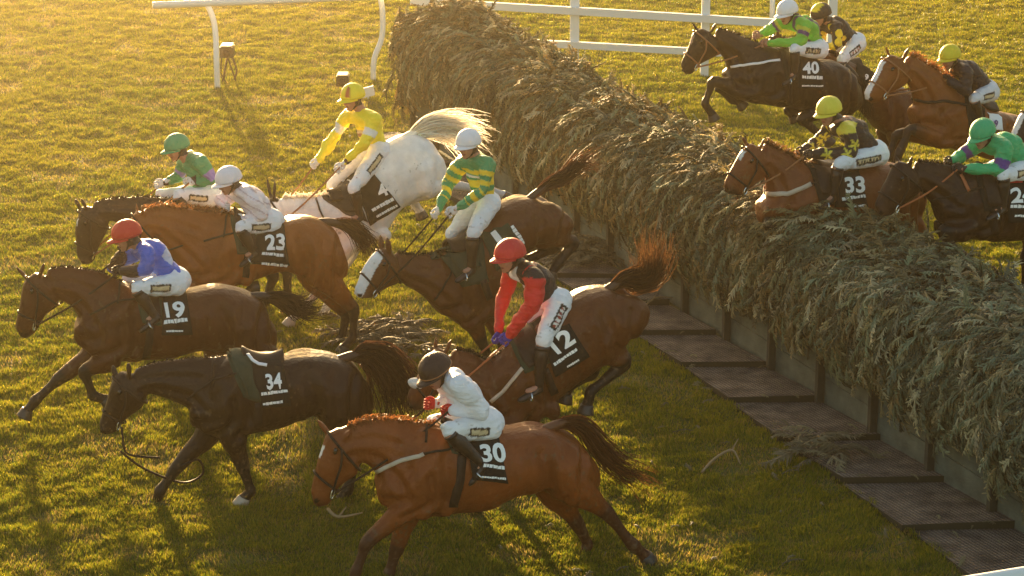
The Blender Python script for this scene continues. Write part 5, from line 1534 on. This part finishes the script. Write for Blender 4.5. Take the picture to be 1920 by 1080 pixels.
# ------------------------------------------------------------------ grass
def in_view(x, y, marg):
    """visible ground trapezoid plus a margin in metres"""
    zc = CP * y + SP * CH                      # depth along the optical axis for a ground point
    half = zc * 960 / FPX + marg
    return np.abs(x) < half
y_near = ground(960, 1085).y - .6; y_far = ground(960, -6).y + 2.0
NB = 1700000
def grass():
    yy = y_near + (y_far - y_near) * rng.random(NB * 2) ** 1.25
    xx = rng.uniform(-1, 1, NB * 2) * ((CP * yy + SP * CH) * 960 / FPX + 1.5)
    # keep off the fence and mats
    rx, ry = xx - FA.x, yy - FA.y
    s = rx * FD.x + ry * FD.y; o = rx * FN.x + ry * FN.y
    matw = np.array((o0 - FA)).dot(np.array(FN))
    ok = ~((s > -.05) & (o > -1.2) & (o < matw - .03 + .09 * vnoise(xx, yy, .12, 4)))
    cl = .6 * vnoise(xx, yy * .9, .17, 31) + .4 * vnoise(xx, yy, .07, 35); cl2 = vnoise(xx, yy, .45, 32); cl3 = vnoise(xx * .6, yy, 1.6, 33)
    dens = .55 + .45 * cl
    wear = np.clip((vnoise(xx, yy, .38, 61) - .66) / .1, 0, 1) * np.clip((6.5 - np.abs(o - 2.5)) / 2, 0, 1)
    dens = dens * (1 - .55 * wear)
    ok &= rng.random(len(xx)) < dens
    xx, yy, cl, cl2, cl3, s, o, wear = [a[ok][:NB] for a in (xx, yy, cl, cl2, cl3, s, o, wear)]
    n = len(xx)
    h = (.018 + .036 * cl ** 1.5 + .006 * cl2) * rng.uniform(.6, 1.35, n)
    wd = rng.uniform(.0032, .0065, n) * (1 + .35 * (yy - y_near) / (y_far - y_near))
    a = rng.uniform(0, np.pi, n)
    lean = rng.uniform(.1, .8, n) * h; la = rng.normal(0, 1.0, n) + (cl2 - .5) * 9
    z0 = (cl * .05 + cl2 * .018) * .6 - .012
    V = np.zeros((n, 3, 3), np.float32)
    V[:, 0] = np.stack([xx - np.cos(a) * wd, yy - np.sin(a) * wd, z0], 1)
    V[:, 1] = np.stack([xx + np.cos(a) * wd, yy + np.sin(a) * wd, z0], 1)
    V[:, 2] = np.stack([xx + np.cos(la) * lean, yy + np.sin(la) * lean, z0 + h], 1)
    g1, g2, br = np.array((.08, .135, .010)), np.array((.31, .275, .02)), np.array((.3, .22, .07))
    k = np.clip(.3 + .5 * cl3 + rng.normal(0, .42, n), 0, 1)[:, None]
    C = g1 * (1 - k) + g2 * k
    b = ((rng.random(n) < .07 + .12 * (cl < .35) + .4 * wear).astype(float))[:, None]
    C = C * (1 - b) + br * b
    C = np.repeat(C[:, None, :], 3, 1)
    F3 = np.arange(n * 3).reshape(-1, 3)
    gm = mat('grass_blades', tint=True, rough=.5, transl=.5, spec=.3)
    o_ = np_mesh('grass', V.reshape(-1, 3), F3, C.reshape(-1, 3), gm, None, 3)
    o_['kind'] = 'stuff'
    # uneven turf under the blades
    nx, ny = 260, 420
    gy = np.linspace(y_near - 1, y_far, ny); U = np.linspace(-1, 1, nx)
    YY = np.repeat(gy[:, None], nx, 1); XX = U[None, :] * ((CP * YY + SP * CH) * 960 / FPX + 1.8)
    c1 = .6 * vnoise(XX.ravel(), YY.ravel() * .9, .17, 31) + .4 * vnoise(XX.ravel(), YY.ravel(), .07, 35); c2 = vnoise(XX.ravel(), YY.ravel(), .45, 32)
    ZZ = (c1 * .05 + c2 * .018) * .6 - .018
    rx, ry = XX.ravel() - FA.x, YY.ravel() - FA.y
    ss = rx * FD.x + ry * FD.y; oo = rx * FN.x + ry * FN.y
    ZZ = np.where((ss > -.1) & (oo > -1.3) & (oo < matw + .05), -.03, ZZ)
    Vt = np.stack([XX.ravel(), YY.ravel(), ZZ], 1)
    i = np.arange((ny - 1) * nx).reshape(ny - 1, nx)[:, :-1].ravel()
    Fq = np.stack([i, i + 1, i + nx + 1, i + nx], 1)
    t = np_mesh('turf', Vt, Fq, None, bpy.data.materials['turf'], None, 4, True); t['kind'] = 'structure'
gobj.location.z = -.05
grass()

# ------------------------------------------------------------------ haze
def haze(dens, aniso):
    m = bpy.data.materials.new('haze'); m.use_nodes = True
    n, l = m.node_tree.nodes, m.node_tree.links
    n.remove(n['Principled BSDF'])
    v = n.new('ShaderNodeVolumePrincipled'); v.inputs['Color'].default_value = (1, .84, .56, 1)
    v.inputs['Density'].default_value = dens; v.inputs['Anisotropy'].default_value = aniso
    l.new(v.outputs[0], n['Material Output'].inputs['Volume'])
    mb = MB(); mb.box((0, 0, 3.8), (705, 0, 0), (0, 705, 0), (0, 0, 4.9))
    o = mb.build('haze', m, smooth=False); o['kind'] = 'stuff'
haze(.0015, .97)

# origins at the things' feet
bpy.context.view_layer.update()
for o in list(scene.objects):
    if o.parent is None and o.type == 'MESH' and not o.get('kind'):
        co = get_co(o.data); c = (co.min(0) + co.max(0)) / 2; c[2] = co[:, 2].min()
        cv = Vector([float(a) for a in c])
        o.data.transform(Matrix.Translation(-cv)); o.location = cv
        for ch in o.children: ch.location = ch.location - cv
